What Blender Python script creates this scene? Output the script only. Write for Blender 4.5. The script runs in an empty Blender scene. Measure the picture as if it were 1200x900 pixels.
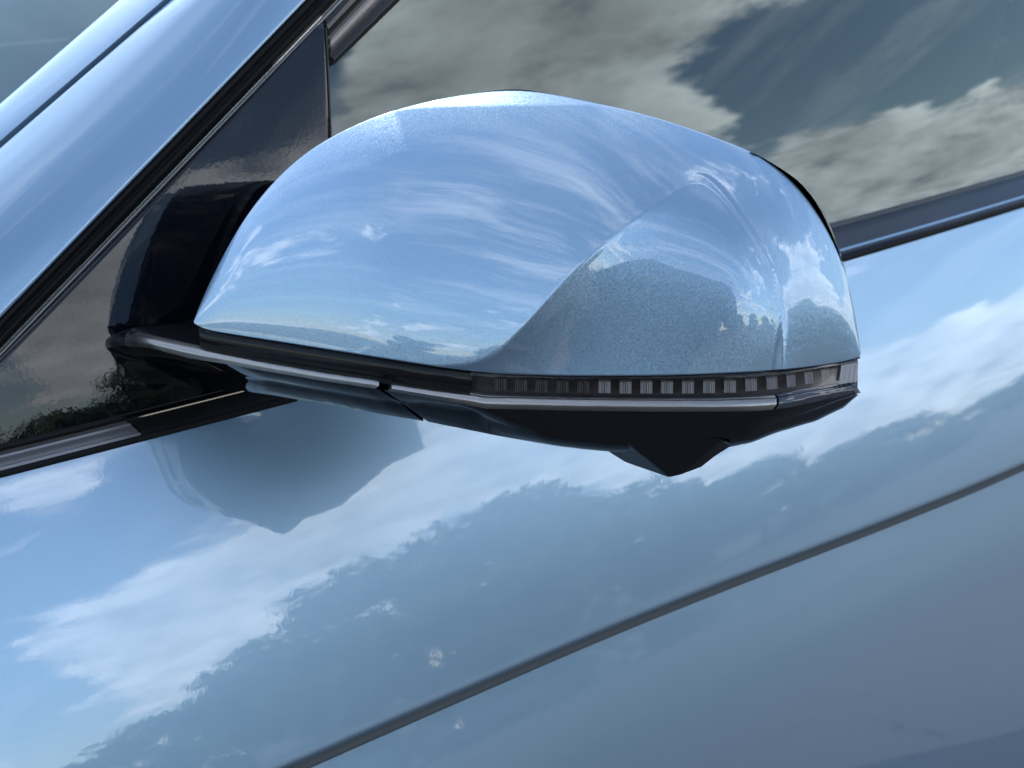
import bpy, bmesh, math, random
import numpy as np
from mathutils import Vector, Matrix

random.seed(7)
rng = np.random.default_rng(7)
scene = bpy.context.scene
COL = scene.collection

# ------------------------------------------------------------------ camera
CAM = (0.33151, 0.58643, 1.25416)
PITCH, PHI = math.radians(20), math.radians(50)
H = np.array([-math.cos(PHI), -math.sin(PHI), 0.0])          # horizontal viewing direction
VIEW = H * math.cos(PITCH) + np.array([0, 0, -math.sin(PITCH)])
cd = bpy.data.cameras.new('camera'); cam = bpy.data.objects.new('camera', cd); COL.objects.link(cam)
cam.location = CAM
cam.rotation_euler = Vector(VIEW).to_track_quat('-Z', 'Y').to_euler()
cd.sensor_width = 36; cd.lens = 51.9; cd.clip_start = 0.02; cd.clip_end = 3000
cd.dof.use_dof = True; cd.dof.focus_distance = 0.575; cd.dof.aperture_fstop = 24
scene.camera = cam

# ------------------------------------------------------------------ sky, sun, exposure
SUN = Vector((-0.33, -0.76, 0.55)).normalized()               # towards the sun
sun_el = math.asin(SUN.z); sun_rot = math.atan2(SUN.x, SUN.y)
world = bpy.data.worlds.new('World'); scene.world = world; world.use_nodes = True
wt = world.node_tree; wt.nodes.clear()
def wn(t, **k):
    n = wt.nodes.new(t)
    for a, v in k.items(): setattr(n, a, v)
    return n
def wl(a, b): wt.links.new(a, b)
def wm(op, a, b=None, c=None, clamp=False):
    n = wn('ShaderNodeMath', operation=op); n.use_clamp = clamp
    for i, v in enumerate((a, b, c)):
        if v is None: continue
        if isinstance(v, (int, float)): n.inputs[i].default_value = v
        else: wl(v, n.inputs[i])
    return n.outputs[0]
def wvm(op, a, b=None, out=0):
    n = wn('ShaderNodeVectorMath', operation=op)
    for i, v in enumerate((a, b)):
        if v is None: continue
        if isinstance(v, tuple): n.inputs[i].default_value = v
        elif isinstance(v, (int, float)): n.inputs['Scale'].default_value = v
        else: wl(v, n.inputs[i])
    return n.outputs[out]
sky = wn('ShaderNodeTexSky', sky_type='NISHITA'); sky.sun_disc = False
sky.sun_elevation = sun_el; sky.sun_rotation = sun_rot
sky.air_density = 1.0; sky.dust_density = 0.3; sky.ozone_density = 1.0
tcn = wn('ShaderNodeTexCoord')
vdir = wvm('NORMALIZE', tcn.outputs['Generated'])
sep = wn('ShaderNodeSeparateXYZ'); wl(vdir, sep.inputs[0])
zz = wm('ADD', wm('MAXIMUM', sep.outputs[2], 0.0), 0.36)
cmb = wn('ShaderNodeCombineXYZ')
wl(wm('DIVIDE', sep.outputs[0], zz), cmb.inputs[0]); wl(wm('DIVIDE', sep.outputs[1], zz), cmb.inputs[1])
pc = cmb.outputs[0]
def cloud_noise(vec, scale, detail, rough, dist, off):
    n = wn('ShaderNodeTexNoise', noise_dimensions='3D')
    n.inputs['Scale'].default_value = scale; n.inputs['Detail'].default_value = detail
    n.inputs['Roughness'].default_value = rough; n.inputs['Distortion'].default_value = dist
    wl(wvm('ADD', vec, off), n.inputs['Vector'])
    return n.outputs['Fac']
CLOUD_OFF = (3.1, 1.7, 0.4)
nA = cloud_noise(pc, 2.6, 10, 0.62, 0.2, CLOUD_OFF)
lit = tuple(CLOUD_OFF[i] + (SUN.x * 0.07, SUN.y * 0.07, 0)[i] for i in range(3))
nB = cloud_noise(pc, 2.6, 7, 0.62, 0.2, lit)
# banks of cumulus and clear gaps: (azimuth, elevation, angular radius in degrees, amount)
BANKS = []
BANKS = [(149, 5, 11, .20), (137, 4, 9, .12), (116, 9, 11, .13), (134, 20, 13, .20), (113, 16, 9, .10), (121, 18, 6, .10), (151, 13, 6, -.25), (121, 30, 9, -.3), (105, 9, 4, -.10), (-90, 30, 25, -.2), (30, 55, 50, -.2), (-60, 65, 40, -.2), (-130, 65, 30, -.2), (-168, 34, 25, -.3), (-15, 18, 22, -.06)]

cov = nA
for az_, el_, rad, amt in BANKS:
    a_, e_ = math.radians(az_), math.radians(el_)
    dt = wvm('DOT_PRODUCT', vdir, (math.cos(a_)*math.cos(e_), math.sin(a_)*math.cos(e_), math.sin(e_)), out=1)
    mr = wn('ShaderNodeMapRange', interpolation_type='SMOOTHSTEP')
    mr.inputs[1].default_value = math.cos(math.radians(rad)); mr.inputs[2].default_value = math.cos(math.radians(rad*0.25))
    mr.inputs[3].default_value = 0; mr.inputs[4].default_value = amt
    wl(dt, mr.inputs[0]); cov = wm('ADD', cov, mr.outputs[0])
den = wn('ShaderNodeMapRange', interpolation_type='SMOOTHSTEP')
den.inputs[1].default_value = 0.505; den.inputs[2].default_value = 0.605; wl(cov, den.inputs[0])
shade = wm('ADD', wm('MULTIPLY', wm('SUBTRACT', nA, nB), 4.2), 0.62, clamp=True)
thick = wn('ShaderNodeMapRange'); thick.inputs[1].default_value = 0.58; thick.inputs[2].default_value = 0.85
thick.inputs[3].default_value = 1.0; thick.inputs[4].default_value = 0.42; wl(cov, thick.inputs[0])
cl = wn('ShaderNodeMix', data_type='RGBA')
cl.inputs[6].default_value = (3.4, 3.7, 4.3, 1); cl.inputs[7].default_value = (11.6, 12.2, 13.0, 1)
wl(wm('MULTIPLY', shade, thick.outputs[0]), cl.inputs[0])
mx = wn('ShaderNodeMix', data_type='RGBA'); wl(den.outputs[0], mx.inputs[0])
wl(sky.outputs[0], mx.inputs[6]); wl(cl.outputs[2], mx.inputs[7])
# thin wind-drawn cirrus
st = wvm('MULTIPLY', pc, (2.6, 0.60, 1.0))
ci = cloud_noise(st, 2.2, 9, 0.68, 0.4, (7.3, 2.2, 0.0))
cm_ = wn('ShaderNodeMapRange', interpolation_type='SMOOTHSTEP'); cm_.inputs[1].default_value = 0.44; cm_.inputs[2].default_value = 0.70; cm_.inputs[4].default_value = 0.68
wl(ci, cm_.inputs[0])
zr = wn('ShaderNodeMapRange', interpolation_type='SMOOTHSTEP')
ca, ce = math.radians(38), math.radians(50)
wl(wvm('DOT_PRODUCT', vdir, (math.cos(ca)*math.cos(ce), math.sin(ca)*math.cos(ce), math.sin(ce)), out=1), zr.inputs[0])
zr.inputs[1].default_value = math.cos(math.radians(58)); zr.inputs[2].default_value = math.cos(math.radians(12)); zr.inputs[3].default_value = 0.30; zr.inputs[4].default_value = 1.0
mx2 = wn('ShaderNodeMix', data_type='RGBA'); wl(wm('MULTIPLY', cm_.outputs[0], zr.outputs[0]), mx2.inputs[0]); wl(sky.outputs[0], mx2.inputs[6]); mx2.inputs[7].default_value = (11.5, 12, 12.6, 1)
wl(mx2.outputs[2], mx.inputs[6])
bg = wn('ShaderNodeBackground'); bg.inputs[1].default_value = 0.12; wl(mx.outputs[2], bg.inputs[0])
wo = wn('ShaderNodeOutputWorld'); wl(bg.outputs[0], wo.inputs[0])

sd = bpy.data.lights.new('sun', 'SUN'); sun = bpy.data.objects.new('sun', sd); COL.objects.link(sun)
sd.energy = 2.6; sd.angle = math.radians(0.5); sd.color = (1.0, 0.95, 0.88)
sun.rotation_euler = SUN.to_track_quat('Z', 'Y').to_euler(); sun.location = (0, 0, 12)
vs = scene.view_settings
vs.view_transform = 'Standard'; vs.look = 'None'; vs.exposure = 1.2; vs.gamma = 1; vs.use_curve_mapping = False

# ------------------------------------------------------------------ measured curves (metres; x forward, y outboard, z up)
COVER_FOOT = [[0.0403,0.022,1.057],[0.0398,0.0232,1.0564],[0.0391,0.0249,1.0557],[0.0382,0.0271,1.0551],[0.0371,0.0297,1.0549],[0.0358,0.0328,1.055],[0.0343,0.0367,1.0551],[0.0324,0.0414,1.0552],[0.0302,0.047,1.0553],[0.0278,0.0531,1.0555],[0.0252,0.0598,1.0557],[0.0224,0.0671,1.0559],[0.0197,0.0744,1.0561],[0.0171,0.0814,1.0563],[0.0145,0.0883,1.0566],[0.012,0.0952,1.0568],[0.0095,0.102,1.057],[0.0069,0.1086,1.0572],[0.0043,0.1149,1.0573],[0.0015,0.1209,1.0573],[-0.0014,0.1265,1.0571],[-0.0045,0.1322,1.057],[-0.0079,0.1382,1.0568],[-0.0115,0.1441,1.0567],[-0.0151,0.1494,1.0565],[-0.0185,0.1538,1.0564],[-0.0218,0.1578,1.0564],[-0.0251,0.1614,1.0564],[-0.0282,0.1648,1.0564],[-0.0312,0.168,1.0564],[-0.0345,0.1714,1.0564],[-0.0382,0.1754,1.0565],[-0.0422,0.1795,1.0566],[-0.0463,0.1836,1.0567],[-0.0503,0.1875,1.0569],[-0.0544,0.1914,1.0571],[-0.0586,0.1951,1.0572],[-0.0628,0.1988,1.0573],[-0.0671,0.2025,1.0574],[-0.0713,0.2062,1.0575],[-0.0756,0.21,1.0577],[-0.08,0.2137,1.058],[-0.0841,0.2172,1.0583],[-0.0878,0.2201,1.0585],[-0.0913,0.2228,1.0586],[-0.0949,0.2253,1.0587],[-0.099,0.2278,1.0588],[-0.1035,0.23,1.0588],[-0.1079,0.2318,1.0586],[-0.1121,0.2331,1.0584],[-0.116,0.2341,1.0582],[-0.1199,0.235,1.058],[-0.1238,0.2357,1.0578],[-0.1275,0.2364,1.0575],[-0.131,0.237,1.0574],[-0.1343,0.2376,1.0573],[-0.1373,0.2382,1.0572],[-0.1398,0.2387,1.0573],[-0.1419,0.2392,1.0575],[-0.1436,0.2396,1.0578],[-0.1448,0.24,1.058]]
COVER_SPAN = [0.0008,0.0026,0.0053,0.0089,0.0137,0.0195,0.0255,0.0312,0.0371,0.0432,0.0499,0.0568,0.0632,0.0689,0.0739,0.0783,0.0823,0.0859,0.0892,0.0922,0.0949,0.0974,0.0998,0.102,0.1038,0.1052,0.1061,0.1067,0.1067,0.1062,0.1056,0.1047,0.1035,0.1022,0.1009,0.0995,0.098,0.0963,0.0945,0.0926,0.0905,0.0882,0.086,0.0839,0.0814,0.0779,0.0731,0.0677,0.0619,0.0559,0.0498,0.0438,0.0379,0.0322,0.0268,0.0217,0.0169,0.0125,0.0079,0.0036,0.0008]
COVER_BULGE = [0,0,0,0,0,0,0,0,0,0,0,0,0,0,0,0,0,0,0,0,0,0.0001,0.0004,0.0009,0.0016,0.0024,0.0032,0.0041,0.005,0.0059,0.0069,0.008,0.0091,0.0101,0.0109,0.0115,0.0119,0.012,0.0119,0.0115,0.0108,0.01,0.009,0.008,0.007,0.006,0.005,0.0039,0.003,0.0023,0.0018,0.0013,0.0009,0.0006,0.0003,0.0002,0.0001,0,0,0,0]
FACET = [0.0227,-0.013,-0.0352,-0.0257,0.0392,0.0529,0.0294,0,0,0]
FACET_MID = [0.6083,0.2]
COVER_CROWN = [[0.0401,0.0214,1.058],[0.039,0.021,1.0597],[0.0375,0.0205,1.0623],[0.0352,0.0203,1.0662],[0.0319,0.0208,1.072],[0.0279,0.0215,1.0789],[0.0238,0.0222,1.0856],[0.0199,0.0228,1.0914],[0.016,0.0233,1.097],[0.0118,0.0242,1.1025],[0.0069,0.0257,1.1084],[0.0019,0.0277,1.1143],[-0.0032,0.0301,1.1197],[-0.0078,0.033,1.1244],[-0.0124,0.0365,1.1287],[-0.0168,0.0409,1.1328],[-0.0213,0.0461,1.1367],[-0.0259,0.052,1.1403],[-0.0304,0.0578,1.1436],[-0.0348,0.0632,1.1463],[-0.0392,0.0685,1.1486],[-0.0438,0.0739,1.1507],[-0.0486,0.0796,1.1528],[-0.0534,0.0856,1.1546],[-0.0579,0.0915,1.1562],[-0.0622,0.0971,1.1574],[-0.0664,0.1024,1.1584],[-0.0703,0.1075,1.159],[-0.0736,0.1123,1.159],[-0.0764,0.117,1.1586],[-0.0791,0.122,1.158],[-0.082,0.1274,1.1572],[-0.0848,0.1331,1.1562],[-0.0879,0.1387,1.1551],[-0.0913,0.1443,1.154],[-0.095,0.1499,1.1528],[-0.0989,0.1552,1.1515],[-0.1029,0.1604,1.1499],[-0.107,0.1655,1.1482],[-0.1111,0.1703,1.1464],[-0.1151,0.1749,1.1443],[-0.1192,0.1793,1.1422],[-0.1231,0.1831,1.1401],[-0.1266,0.1864,1.1385],[-0.1297,0.1894,1.137],[-0.1324,0.1928,1.1351],[-0.135,0.1965,1.1323],[-0.1375,0.2004,1.129],[-0.1397,0.2041,1.1254],[-0.1415,0.2077,1.1214],[-0.1431,0.2112,1.1172],[-0.1445,0.2146,1.1126],[-0.1459,0.2179,1.1077],[-0.1471,0.2211,1.1023],[-0.1479,0.2243,1.0968],[-0.1481,0.2272,1.091],[-0.148,0.23,1.0849],[-0.1477,0.2327,1.0787],[-0.1471,0.2354,1.0716],[-0.1464,0.238,1.0643],[-0.1459,0.2398,1.0592]]
COVER_CREASE = [0,0,0,0,0,0,0,0,0,0,0,0,0,0,0,0,0,0,0,0,0,0,0,0,0,0.0183,0.0682,0.1163,0.162,0.2057,0.2529,0.3075,0.3667,0.4214,0.4747,0.5306,0.5864,0.6387,0.6933,0.7436,0.7705,0.7437,0.6941,0.635,0.5752,0.5051,0.4302,0.289,0.0785,0,0,0,0,0,0,0,0,0,0,0,0]
COVER_ROOF = [1,1,1,1,1,1,1,1,1,1,1,1,1,1,1,1,1,1,1,1,0.9964,0.9854,0.9707,0.9567,0.9455,0.937,0.932,0.9304,0.933,0.9393,0.9479,0.9589,0.9722,0.9872,1,1,1,1,1,1,1,1,1,1,1,1,1,1,1,1,1,1,1,1,1,1,1,1,1,1,1]
BEZEL = [[0.0325,0.0088,1.0531],[0.0315,0.0084,1.0549],[0.03,0.0078,1.0575],[0.0277,0.0077,1.0615],[0.0244,0.0082,1.0673],[0.0203,0.009,1.0744],[0.0161,0.0098,1.0813],[0.0122,0.0104,1.0872],[0.0082,0.0109,1.0928],[0.0039,0.0119,1.0985],[-0.001,0.0134,1.1044],[-0.0062,0.0154,1.1104],[-0.0113,0.0179,1.1159],[-0.016,0.0208,1.1207],[-0.0206,0.0243,1.1251],[-0.0252,0.0287,1.1292],[-0.0298,0.034,1.1331],[-0.0345,0.0398,1.1368],[-0.0391,0.0457,1.1401],[-0.0435,0.0512,1.1429],[-0.0481,0.0565,1.1453],[-0.0528,0.062,1.1474],[-0.0577,0.0678,1.1495],[-0.0626,0.0738,1.1513],[-0.0672,0.0798,1.1529],[-0.0717,0.0855,1.1542],[-0.076,0.0909,1.1552],[-0.08,0.096,1.1558],[-0.0833,0.1008,1.1558],[-0.0861,0.1056,1.1554],[-0.089,0.1106,1.1548],[-0.0919,0.1161,1.154],[-0.0948,0.1218,1.1529],[-0.098,0.1276,1.1518],[-0.1015,0.1333,1.1507],[-0.1054,0.139,1.1495],[-0.1094,0.1444,1.1481],[-0.1134,0.1497,1.1465],[-0.1177,0.1549,1.1447],[-0.1219,0.1598,1.1428],[-0.126,0.1645,1.1408],[-0.1302,0.1689,1.1385],[-0.1342,0.1729,1.1364],[-0.1379,0.1762,1.1348],[-0.1318,0.1873,1.1358],[-0.1345,0.1907,1.1341],[-0.1373,0.1946,1.1317],[-0.1403,0.1986,1.1289],[-0.1433,0.2025,1.1257],[-0.1458,0.2062,1.1219],[-0.1477,0.2097,1.1176],[-0.1491,0.213,1.1128],[-0.15,0.2163,1.1075],[-0.1507,0.2195,1.1018],[-0.1509,0.2225,1.096],[-0.1507,0.2254,1.0901],[-0.1494,0.2279,1.084],[-0.1491,0.2306,1.0778],[-0.1486,0.2333,1.0707],[-0.1479,0.2359,1.0634],[-0.1474,0.2377,1.0582]]
STRIP_ARM = [[[0.0525,-0.024,1.0412],[0.0534,-0.0149,1.0449],[0.0531,-0.0088,1.0462],[0.0524,-0.0038,1.0466],[0.0513,0.0004,1.0467],[0.0499,0.0039,1.0466],[0.0483,0.0069,1.0463],[0.0467,0.0099,1.0461],[0.0451,0.0131,1.0459],[0.0436,0.0162,1.0457],[0.0422,0.0195,1.0456],[0.0407,0.0227,1.0455],[0.0393,0.026,1.0454],[0.0379,0.0293,1.0453],[0.0366,0.0327,1.0453],[0.0352,0.036,1.0452],[0.0339,0.0393,1.0452],[0.0326,0.0426,1.0452],[0.0313,0.0459,1.0452],[0.03,0.0492,1.0452],[0.0287,0.0525,1.0451],[0.0274,0.0558,1.0452],[0.0261,0.0591,1.0453],[0.0249,0.0624,1.0453],[0.0236,0.0656,1.0454],[0.0224,0.0689,1.0455],[0.0211,0.0721,1.0456],[0.0199,0.0753,1.0456],[0.0187,0.0786,1.0457],[0.0175,0.0818,1.0458],[0.0163,0.085,1.0459],[0.0152,0.0882,1.046],[0.014,0.0914,1.0462],[0.0128,0.0945,1.0464],[0.0117,0.0977,1.0465],[0.0105,0.1008,1.0467],[0.0093,0.1039,1.0469],[0.0082,0.1069,1.047],[0.007,0.1099,1.0471],[0.0057,0.1128,1.047]],[[0.0533,-0.0227,1.0396],[0.0542,-0.0137,1.0425],[0.054,-0.0075,1.0438],[0.0532,-0.0025,1.0445],[0.0521,0.0017,1.0448],[0.0507,0.0051,1.0447],[0.0491,0.0081,1.0444],[0.0475,0.0112,1.0441],[0.046,0.0143,1.0438],[0.0445,0.0175,1.0435],[0.043,0.0207,1.0434],[0.0416,0.024,1.0433],[0.0402,0.0273,1.0433],[0.0388,0.0306,1.0433],[0.0374,0.0339,1.0434],[0.0361,0.0372,1.0434],[0.0347,0.0406,1.0435],[0.0334,0.0439,1.0435],[0.0321,0.0472,1.0435],[0.0308,0.0505,1.0435],[0.0295,0.0538,1.0435],[0.0282,0.057,1.0436],[0.027,0.0603,1.0437],[0.0257,0.0636,1.0437],[0.0245,0.0669,1.0438],[0.0232,0.0701,1.0439],[0.022,0.0733,1.044],[0.0208,0.0766,1.0441],[0.0196,0.0798,1.0442],[0.0184,0.083,1.0443],[0.0172,0.0862,1.0444],[0.016,0.0894,1.0446],[0.0149,0.0926,1.0447],[0.0137,0.0958,1.0449],[0.0126,0.0989,1.0451],[0.0114,0.102,1.0452],[0.0102,0.1051,1.0454],[0.0091,0.1081,1.0455],[0.0078,0.1111,1.0457],[0.0066,0.114,1.0456]],[[0.0531,-0.0235,1.0376],[0.0541,-0.0146,1.0396],[0.0539,-0.0085,1.0409],[0.0531,-0.0035,1.0418],[0.052,0.0007,1.0424],[0.0507,0.0041,1.0424],[0.0491,0.0071,1.0419],[0.0475,0.01,1.0415],[0.046,0.0131,1.0412],[0.0445,0.0162,1.0409],[0.0431,0.0194,1.0406],[0.0417,0.0226,1.0407],[0.0403,0.0259,1.0407],[0.0389,0.0291,1.0408],[0.0375,0.0324,1.0409],[0.0362,0.0357,1.041],[0.0349,0.0389,1.0411],[0.0336,0.0422,1.0412],[0.0323,0.0455,1.0412],[0.031,0.0487,1.0413],[0.0297,0.052,1.0413],[0.0284,0.0552,1.0414],[0.0272,0.0584,1.0414],[0.0259,0.0617,1.0415],[0.0247,0.0649,1.0416],[0.0235,0.0681,1.0417],[0.0222,0.0713,1.0418],[0.021,0.0744,1.0419],[0.0198,0.0776,1.042],[0.0187,0.0808,1.0421],[0.0175,0.0839,1.0422],[0.0163,0.0871,1.0424],[0.0152,0.0902,1.0426],[0.014,0.0934,1.0427],[0.0129,0.0965,1.0429],[0.0117,0.0995,1.0431],[0.0106,0.1026,1.0432],[0.0094,0.1056,1.0433],[0.0083,0.1086,1.0435],[0.0071,0.1115,1.0436]]]
STRIP_HEAD = [[[0.0032,0.1183,1.0467],[0.0019,0.1211,1.0468],[0.0006,0.1237,1.0468],[-0.0008,0.1264,1.0467],[-0.0022,0.129,1.0467],[-0.0036,0.1315,1.0467],[-0.005,0.134,1.0466],[-0.0065,0.1365,1.0466],[-0.0079,0.139,1.0466],[-0.0094,0.1414,1.0466],[-0.0109,0.1438,1.0465],[-0.0124,0.1461,1.0465],[-0.0139,0.1484,1.0464],[-0.0155,0.1506,1.0462],[-0.0171,0.1528,1.0459],[-0.0188,0.1548,1.0459],[-0.0205,0.1569,1.046],[-0.0223,0.1589,1.0461],[-0.0241,0.1609,1.0462],[-0.0259,0.1628,1.0462],[-0.0276,0.1647,1.0463],[-0.0294,0.1666,1.0463],[-0.0312,0.1686,1.0464],[-0.033,0.1705,1.0464],[-0.0348,0.1724,1.0465],[-0.0366,0.1743,1.0465],[-0.0384,0.1762,1.0465],[-0.0402,0.1781,1.0466],[-0.0421,0.1799,1.0466],[-0.0439,0.1818,1.0466],[-0.0457,0.1836,1.0467],[-0.0476,0.1855,1.0467],[-0.0494,0.1873,1.0468],[-0.0513,0.189,1.0468],[-0.0532,0.1908,1.0468],[-0.0551,0.1925,1.0468],[-0.0571,0.1943,1.0468],[-0.059,0.196,1.0468],[-0.061,0.1977,1.0468],[-0.0629,0.1994,1.0468],[-0.0649,0.2011,1.0468],[-0.0668,0.2028,1.0468],[-0.0688,0.2045,1.0468],[-0.0707,0.2062,1.0468],[-0.0727,0.2079,1.0468],[-0.0746,0.2096,1.0469],[-0.0766,0.2113,1.0469],[-0.0786,0.213,1.0469],[-0.0805,0.2147,1.0469],[-0.0825,0.2164,1.0469],[-0.0845,0.218,1.0469],[-0.0865,0.2197,1.047],[-0.0886,0.2213,1.0471],[-0.0906,0.2229,1.0471],[-0.0928,0.2244,1.0472],[-0.095,0.2259,1.0472],[-0.0972,0.2273,1.0471],[-0.0996,0.2287,1.0471],[-0.1021,0.23,1.0469],[-0.1046,0.2312,1.0468]],[[0.0041,0.1196,1.0455],[0.0028,0.1223,1.0455],[0.0015,0.1249,1.0455],[0.0001,0.1276,1.0454],[-0.0013,0.1301,1.0454],[-0.0027,0.1327,1.0453],[-0.0041,0.1352,1.0452],[-0.0055,0.1377,1.0452],[-0.007,0.1402,1.0451],[-0.0084,0.1426,1.045],[-0.0099,0.145,1.0449],[-0.0114,0.1473,1.0447],[-0.013,0.1496,1.0446],[-0.0146,0.1518,1.0443],[-0.0162,0.1539,1.044],[-0.0179,0.156,1.044],[-0.0196,0.158,1.0441],[-0.0213,0.16,1.0441],[-0.0231,0.162,1.0442],[-0.0249,0.164,1.0443],[-0.0267,0.1659,1.0443],[-0.0285,0.1678,1.0444],[-0.0303,0.1697,1.0444],[-0.0321,0.1716,1.0445],[-0.0339,0.1735,1.0445],[-0.0357,0.1754,1.0446],[-0.0374,0.1773,1.0446],[-0.0393,0.1792,1.0447],[-0.0411,0.1811,1.0447],[-0.0429,0.1829,1.0447],[-0.0447,0.1848,1.0448],[-0.0466,0.1866,1.0448],[-0.0484,0.1884,1.0449],[-0.0503,0.1902,1.0449],[-0.0522,0.1919,1.0449],[-0.0541,0.1937,1.0449],[-0.0561,0.1954,1.0449],[-0.058,0.1971,1.0449],[-0.06,0.1988,1.0449],[-0.0619,0.2005,1.0449],[-0.0639,0.2022,1.0449],[-0.0658,0.2039,1.0449],[-0.0678,0.2056,1.0449],[-0.0697,0.2073,1.0449],[-0.0717,0.209,1.045],[-0.0736,0.2107,1.045],[-0.0756,0.2124,1.045],[-0.0775,0.2141,1.045],[-0.0795,0.2158,1.045],[-0.0815,0.2175,1.045],[-0.0835,0.2191,1.045],[-0.0855,0.2208,1.0451],[-0.0875,0.2224,1.0451],[-0.0896,0.224,1.0451],[-0.0917,0.2255,1.0451],[-0.0939,0.227,1.0451],[-0.0962,0.2284,1.0451],[-0.0985,0.2298,1.0451],[-0.101,0.2311,1.045],[-0.1036,0.2322,1.0449]],[[0.0046,0.1171,1.0436],[0.0033,0.1199,1.0436],[0.002,0.1226,1.0436],[0.0006,0.1253,1.0435],[-0.0008,0.1279,1.0434],[-0.0022,0.1304,1.0433],[-0.0036,0.133,1.0432],[-0.005,0.1355,1.0431],[-0.0064,0.138,1.043],[-0.0079,0.1404,1.0428],[-0.0093,0.1429,1.0427],[-0.0108,0.1452,1.0425],[-0.0124,0.1475,1.0423],[-0.0139,0.1498,1.042],[-0.0155,0.152,1.0417],[-0.0172,0.1541,1.0413],[-0.0189,0.1562,1.0414],[-0.0206,0.1582,1.0415],[-0.0224,0.1602,1.0416],[-0.0242,0.1621,1.0416],[-0.026,0.1641,1.0417],[-0.0278,0.166,1.0418],[-0.0296,0.1679,1.0418],[-0.0314,0.1699,1.0419],[-0.0332,0.1718,1.0419],[-0.035,0.1737,1.042],[-0.0368,0.1756,1.042],[-0.0386,0.1775,1.0421],[-0.0404,0.1793,1.0421],[-0.0422,0.1812,1.0422],[-0.044,0.1831,1.0422],[-0.0459,0.1849,1.0423],[-0.0477,0.1867,1.0423],[-0.0496,0.1885,1.0423],[-0.0515,0.1903,1.0424],[-0.0534,0.1921,1.0424],[-0.0553,0.1938,1.0424],[-0.0573,0.1955,1.0424],[-0.0592,0.1973,1.0424],[-0.0612,0.199,1.0423],[-0.0631,0.2007,1.0423],[-0.0651,0.2024,1.0423],[-0.067,0.2041,1.0424],[-0.069,0.2058,1.0424],[-0.0709,0.2075,1.0424],[-0.0729,0.2092,1.0424],[-0.0749,0.2109,1.0424],[-0.0768,0.2126,1.0425],[-0.0788,0.2143,1.0425],[-0.0808,0.216,1.0425],[-0.0828,0.2176,1.0425],[-0.0848,0.2193,1.0425],[-0.0868,0.2209,1.0425],[-0.0889,0.2225,1.0425],[-0.091,0.2241,1.0425],[-0.0931,0.2256,1.0424],[-0.0953,0.2271,1.0424],[-0.0976,0.2285,1.0424],[-0.1,0.2299,1.0424],[-0.1025,0.2311,1.0423]]]
STRIP_TIP = [[[-0.1057,0.2316,1.0469],[-0.1078,0.2324,1.047],[-0.1101,0.2332,1.0471],[-0.1124,0.2339,1.0471],[-0.1148,0.2345,1.0471],[-0.1172,0.2351,1.0471],[-0.1198,0.2357,1.0471],[-0.1223,0.2362,1.047],[-0.125,0.2367,1.0469],[-0.1277,0.2371,1.0468],[-0.1303,0.2376,1.0467],[-0.1331,0.2381,1.0466],[-0.1358,0.2386,1.0465],[-0.1384,0.2391,1.0464],[-0.141,0.2397,1.0463],[-0.1435,0.2403,1.0463]],[[-0.1046,0.2326,1.0449],[-0.1068,0.2335,1.045],[-0.109,0.2342,1.045],[-0.1113,0.2349,1.0451],[-0.1137,0.2356,1.0451],[-0.1162,0.2362,1.0451],[-0.1187,0.2367,1.0451],[-0.1213,0.2372,1.0451],[-0.1239,0.2377,1.045],[-0.1266,0.2382,1.0449],[-0.1293,0.2387,1.0448],[-0.132,0.2391,1.0448],[-0.1346,0.2396,1.0447],[-0.1373,0.2401,1.0446],[-0.1399,0.2407,1.0446],[-0.1424,0.2414,1.0447]],[[-0.1035,0.2316,1.0423],[-0.1056,0.2324,1.0423],[-0.1078,0.2333,1.0422],[-0.1101,0.234,1.0423],[-0.1124,0.2347,1.0424],[-0.1148,0.2353,1.0425],[-0.1173,0.2359,1.0425],[-0.1198,0.2365,1.0425],[-0.1224,0.237,1.0425],[-0.125,0.2375,1.0425],[-0.1277,0.2379,1.0424],[-0.1304,0.2384,1.0424],[-0.1331,0.2389,1.0423],[-0.1358,0.2394,1.0423],[-0.1384,0.2399,1.0423],[-0.141,0.2405,1.0423]]]
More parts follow.
